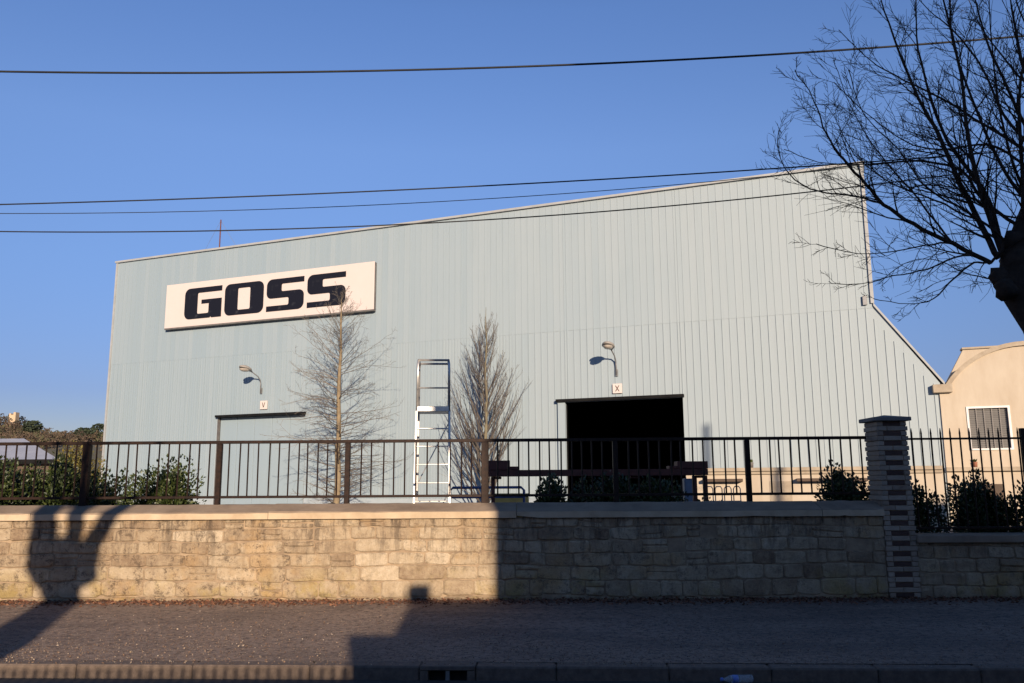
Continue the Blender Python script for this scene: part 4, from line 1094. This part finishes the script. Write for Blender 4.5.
g = MB(); g.add([(-6+9*sk,-9.2,roofh+.004),(14.2,-9.2,roofh+.004),(14.2,.12,roofh+.004),(-6.0,.12,roofh+.004),(-3.0,-4.5,roofh+.9),(11,-4.5,roofh+.9)], [(3,2,5,4),(2,1,5),(1,0,4,5),(0,3,4),(0,1,2,3)])
rf = g.build('roof', M['tile'], hs_)
g = MB(); g.box((-5.3, -6, roofh+.01), (-.3, -.02, 9.7)); g.build('tree_shade_block', M['housew'], hs_)  # unseen block added to keep the right street tree in shadow
g = MB(); x = cc.x-(e1+6); g.box((x-.09, -1.29, roofh-.1), (x+.09, -1.11, cc.z)); g.build('chimney', M['brickr'], rf)
for z0 in (1.0, 4.2):
    for x in (-4.5, -1.5, 1.5, 4.5, 7.5):
        if z0 + 1.7 > roofh: continue
        w_ = MB(); w_.box((x-.55, .003, z0), (x+.55, .05, z0+1.6)); o = w_.build('window', M['winf'], hs_)
        w_ = MB(); w_.box((x-.47, .051, z0+.08), (x+.47, .06, z0+1.52)); w_.build('pane', M['glass'], o)
# lower annex of the house with its small chimney
A0 = caster(ground(350, 672), HY).x; A1 = caster(ground(394, 634), HY); A2 = caster(WF.w(WF.pix(411, 604)[0], 0, .0), HY)
eh = caster(ground(370, 634), HY).z; rh = A2.z + .02
ch0, ch1 = caster(WF.w(WF.pix(413.5, 595)[0], 0, .2), HY).x, caster(WF.w(WF.pix(430, 595)[0], 0, .2), HY).x; chz = caster(WF.w(0, 0, WF.pix(420, 583)[1]), HY).z
an_ = thing('side_annex', 'low lean to annex beside the town house behind the viewer', 'annex', (A0, HY-.03, 0))
g = MB(); ss = [(0, -.1), (0, eh), (A1.x-A0, eh), (A2.x-A0, rh), (e1-A0+.04, rh), (e1-A0+.04, -.1)]; n = len(ss)
g.add([(x, 0, z) for x, z in ss] + [(x+6*sk, -6, z) for x, z in ss], [list(range(n)), list(range(n, 2*n))[::-1]] + [[i, n+i, n+(i+1) % n, (i+1) % n] for i in range(n)])
g.build('wall', M['housew'], an_)
g = MB(); g.box((ch0-A0-.02, -.3, rh-.1), (ch1-A0+.02, -.02, chz)); g.build('chimney', M['brickr'], an_)
# picket fence whose top stripes the kerb
fz = caster(KF.w(-2, 0, -.03), -1.4).z
pf = thing('garden_fence', 'close boarded garden fence with short pickets behind the viewer', 'fence', (0, -1.4, 0))
g = MB(); g.box((-12, -.03, 0), (A0+.6, .0, fz-.085)); g.build('boards', M['iron'], pf)
g = MB(); x = -12.0
while x < A0+.6: g.box((x, -.03, fz-.085), (x+.05, 0, fz+.03)); x += .095
g.build('pickets', M['iron'], pf)['kind'] = 'stuff'
# the other pollarded tree: only its shadow is in the picture
tg = ground(0, 646); TYY = -2.6; tb = caster(tg, TYY)
t2 = thing('pollarded_tree', 'pollarded street tree standing behind the viewer', 'tree', (tb.x, TYY, 0))
def tw(px, py):
    z = WF.pix(px, py)[1]; p = WF.w(WF.pix(px, py)[0], 0, z); return caster(p, TYY) - Vector((tb.x, TYY, 0))
g = MB()
q0 = tw(62, 600); g.tube([Vector((0,0,-.05)), Vector((0,0,.8)), caster(ground(0, 646), TYY)-Vector((tb.x, TYY, 0)), caster(ground(34, 622), TYY)-Vector((tb.x, TYY, 0)), q0, tw(61, 585), tw(60, 570), tw(58, 560)], [.42,.33,.27,.25,.24,.30,.40,.36], 14)
for (px, py, r_, s_) in ((40, 553, .20, 1), (78, 566, .28, 2), (46, 566, .26, 3), (85, 556, .18, 4), (60, 556, .24, 6)):
    c_ = tw(px, py); rnd = random.Random(s_); bm = bmesh.new(); bmesh.ops.create_icosphere(bm, subdivisions=2, radius=1)
    for v in bm.verts: v.co = c_ + v.co.normalized()*r_*(1+rnd.uniform(-.2,.2))
    bm.verts.index_update(); g.add([v.co for v in bm.verts], [[v.index for v in f.verts] for f in bm.faces]); bm.free()
g.build('trunk', M['bark'], t2, True)
g = MB()
for a, b_, c_, r_ in (((40,556),(44,530),(46,505),.21), ((68,560),(74,530),(76,505),.12), ((84,556),(102,528),(118,505),.14), ((74,556),(80,530),(84,505),.06)):
    P = [tw(*a), tw(*b_), tw(*c_)]; d = (P[2]-P[1]); P += [P[2]+d*1.4, P[2]+d*3+Vector((0,0,.4))]; g.tube(P, [r_, r_*.9, r_*.8, r_*.5, r_*.2], 8)
out = []
for k in range(16):
    a = random.uniform(0, 6.28); q, rr_ = walk(tw(random.uniform(40,90), 505), (math.cos(a)*.5, math.sin(a)*.35, 1), random.uniform(1.5, 3), .03, .006, 7, .1, .05, out)
for q, rr_ in out: g.tube(q, rr_, 4, cap=False)
g.build('branches', M['bark'], t2)

# unseen lower houses further left, added to block the low bright sky
for i, (x0, x1, h) in enumerate(((-17, -8.5, 6.6), (-27, -17.4, 7.0))):
    r_ = thing('sky_block_house', ['unseen house added to block low sky, nearer the garden fence', 'unseen house added to block low sky, farther from the garden fence'][i], 'house', (x0, -3.6, 0))
    g = MB(); g.box((0, -9, -.1), (x1-x0, 0, h-1.4)); g.build('wall', M['housew'], r_)
    g = MB(); w = x1-x0; g.add([(-.1,-9.2,h-1.396),(w+.1,-9.2,h-1.396),(w+.1,.2,h-1.396),(-.1,.2,h-1.396),(-.1,-4.5,h),(w+.1,-4.5,h)], [(3,2,5,4),(1,0,4,5),(0,3,4),(2,1,5),(0,1,2,3)]); g.build('roof', M['tile'], r_)
    for x in (1.2, 3.6, 6.0):
        for z0 in (1.0, 3.4):
            w_ = MB(); w_.box((x, .003, z0), (x+1, .05, z0+1.4)); o = w_.build('window', M['winf'], r_)
            w_ = MB(); w_.box((x+.08, .051, z0+.08), (x+.92, .06, z0+1.32)); w_.build('pane', M['glass'], o)
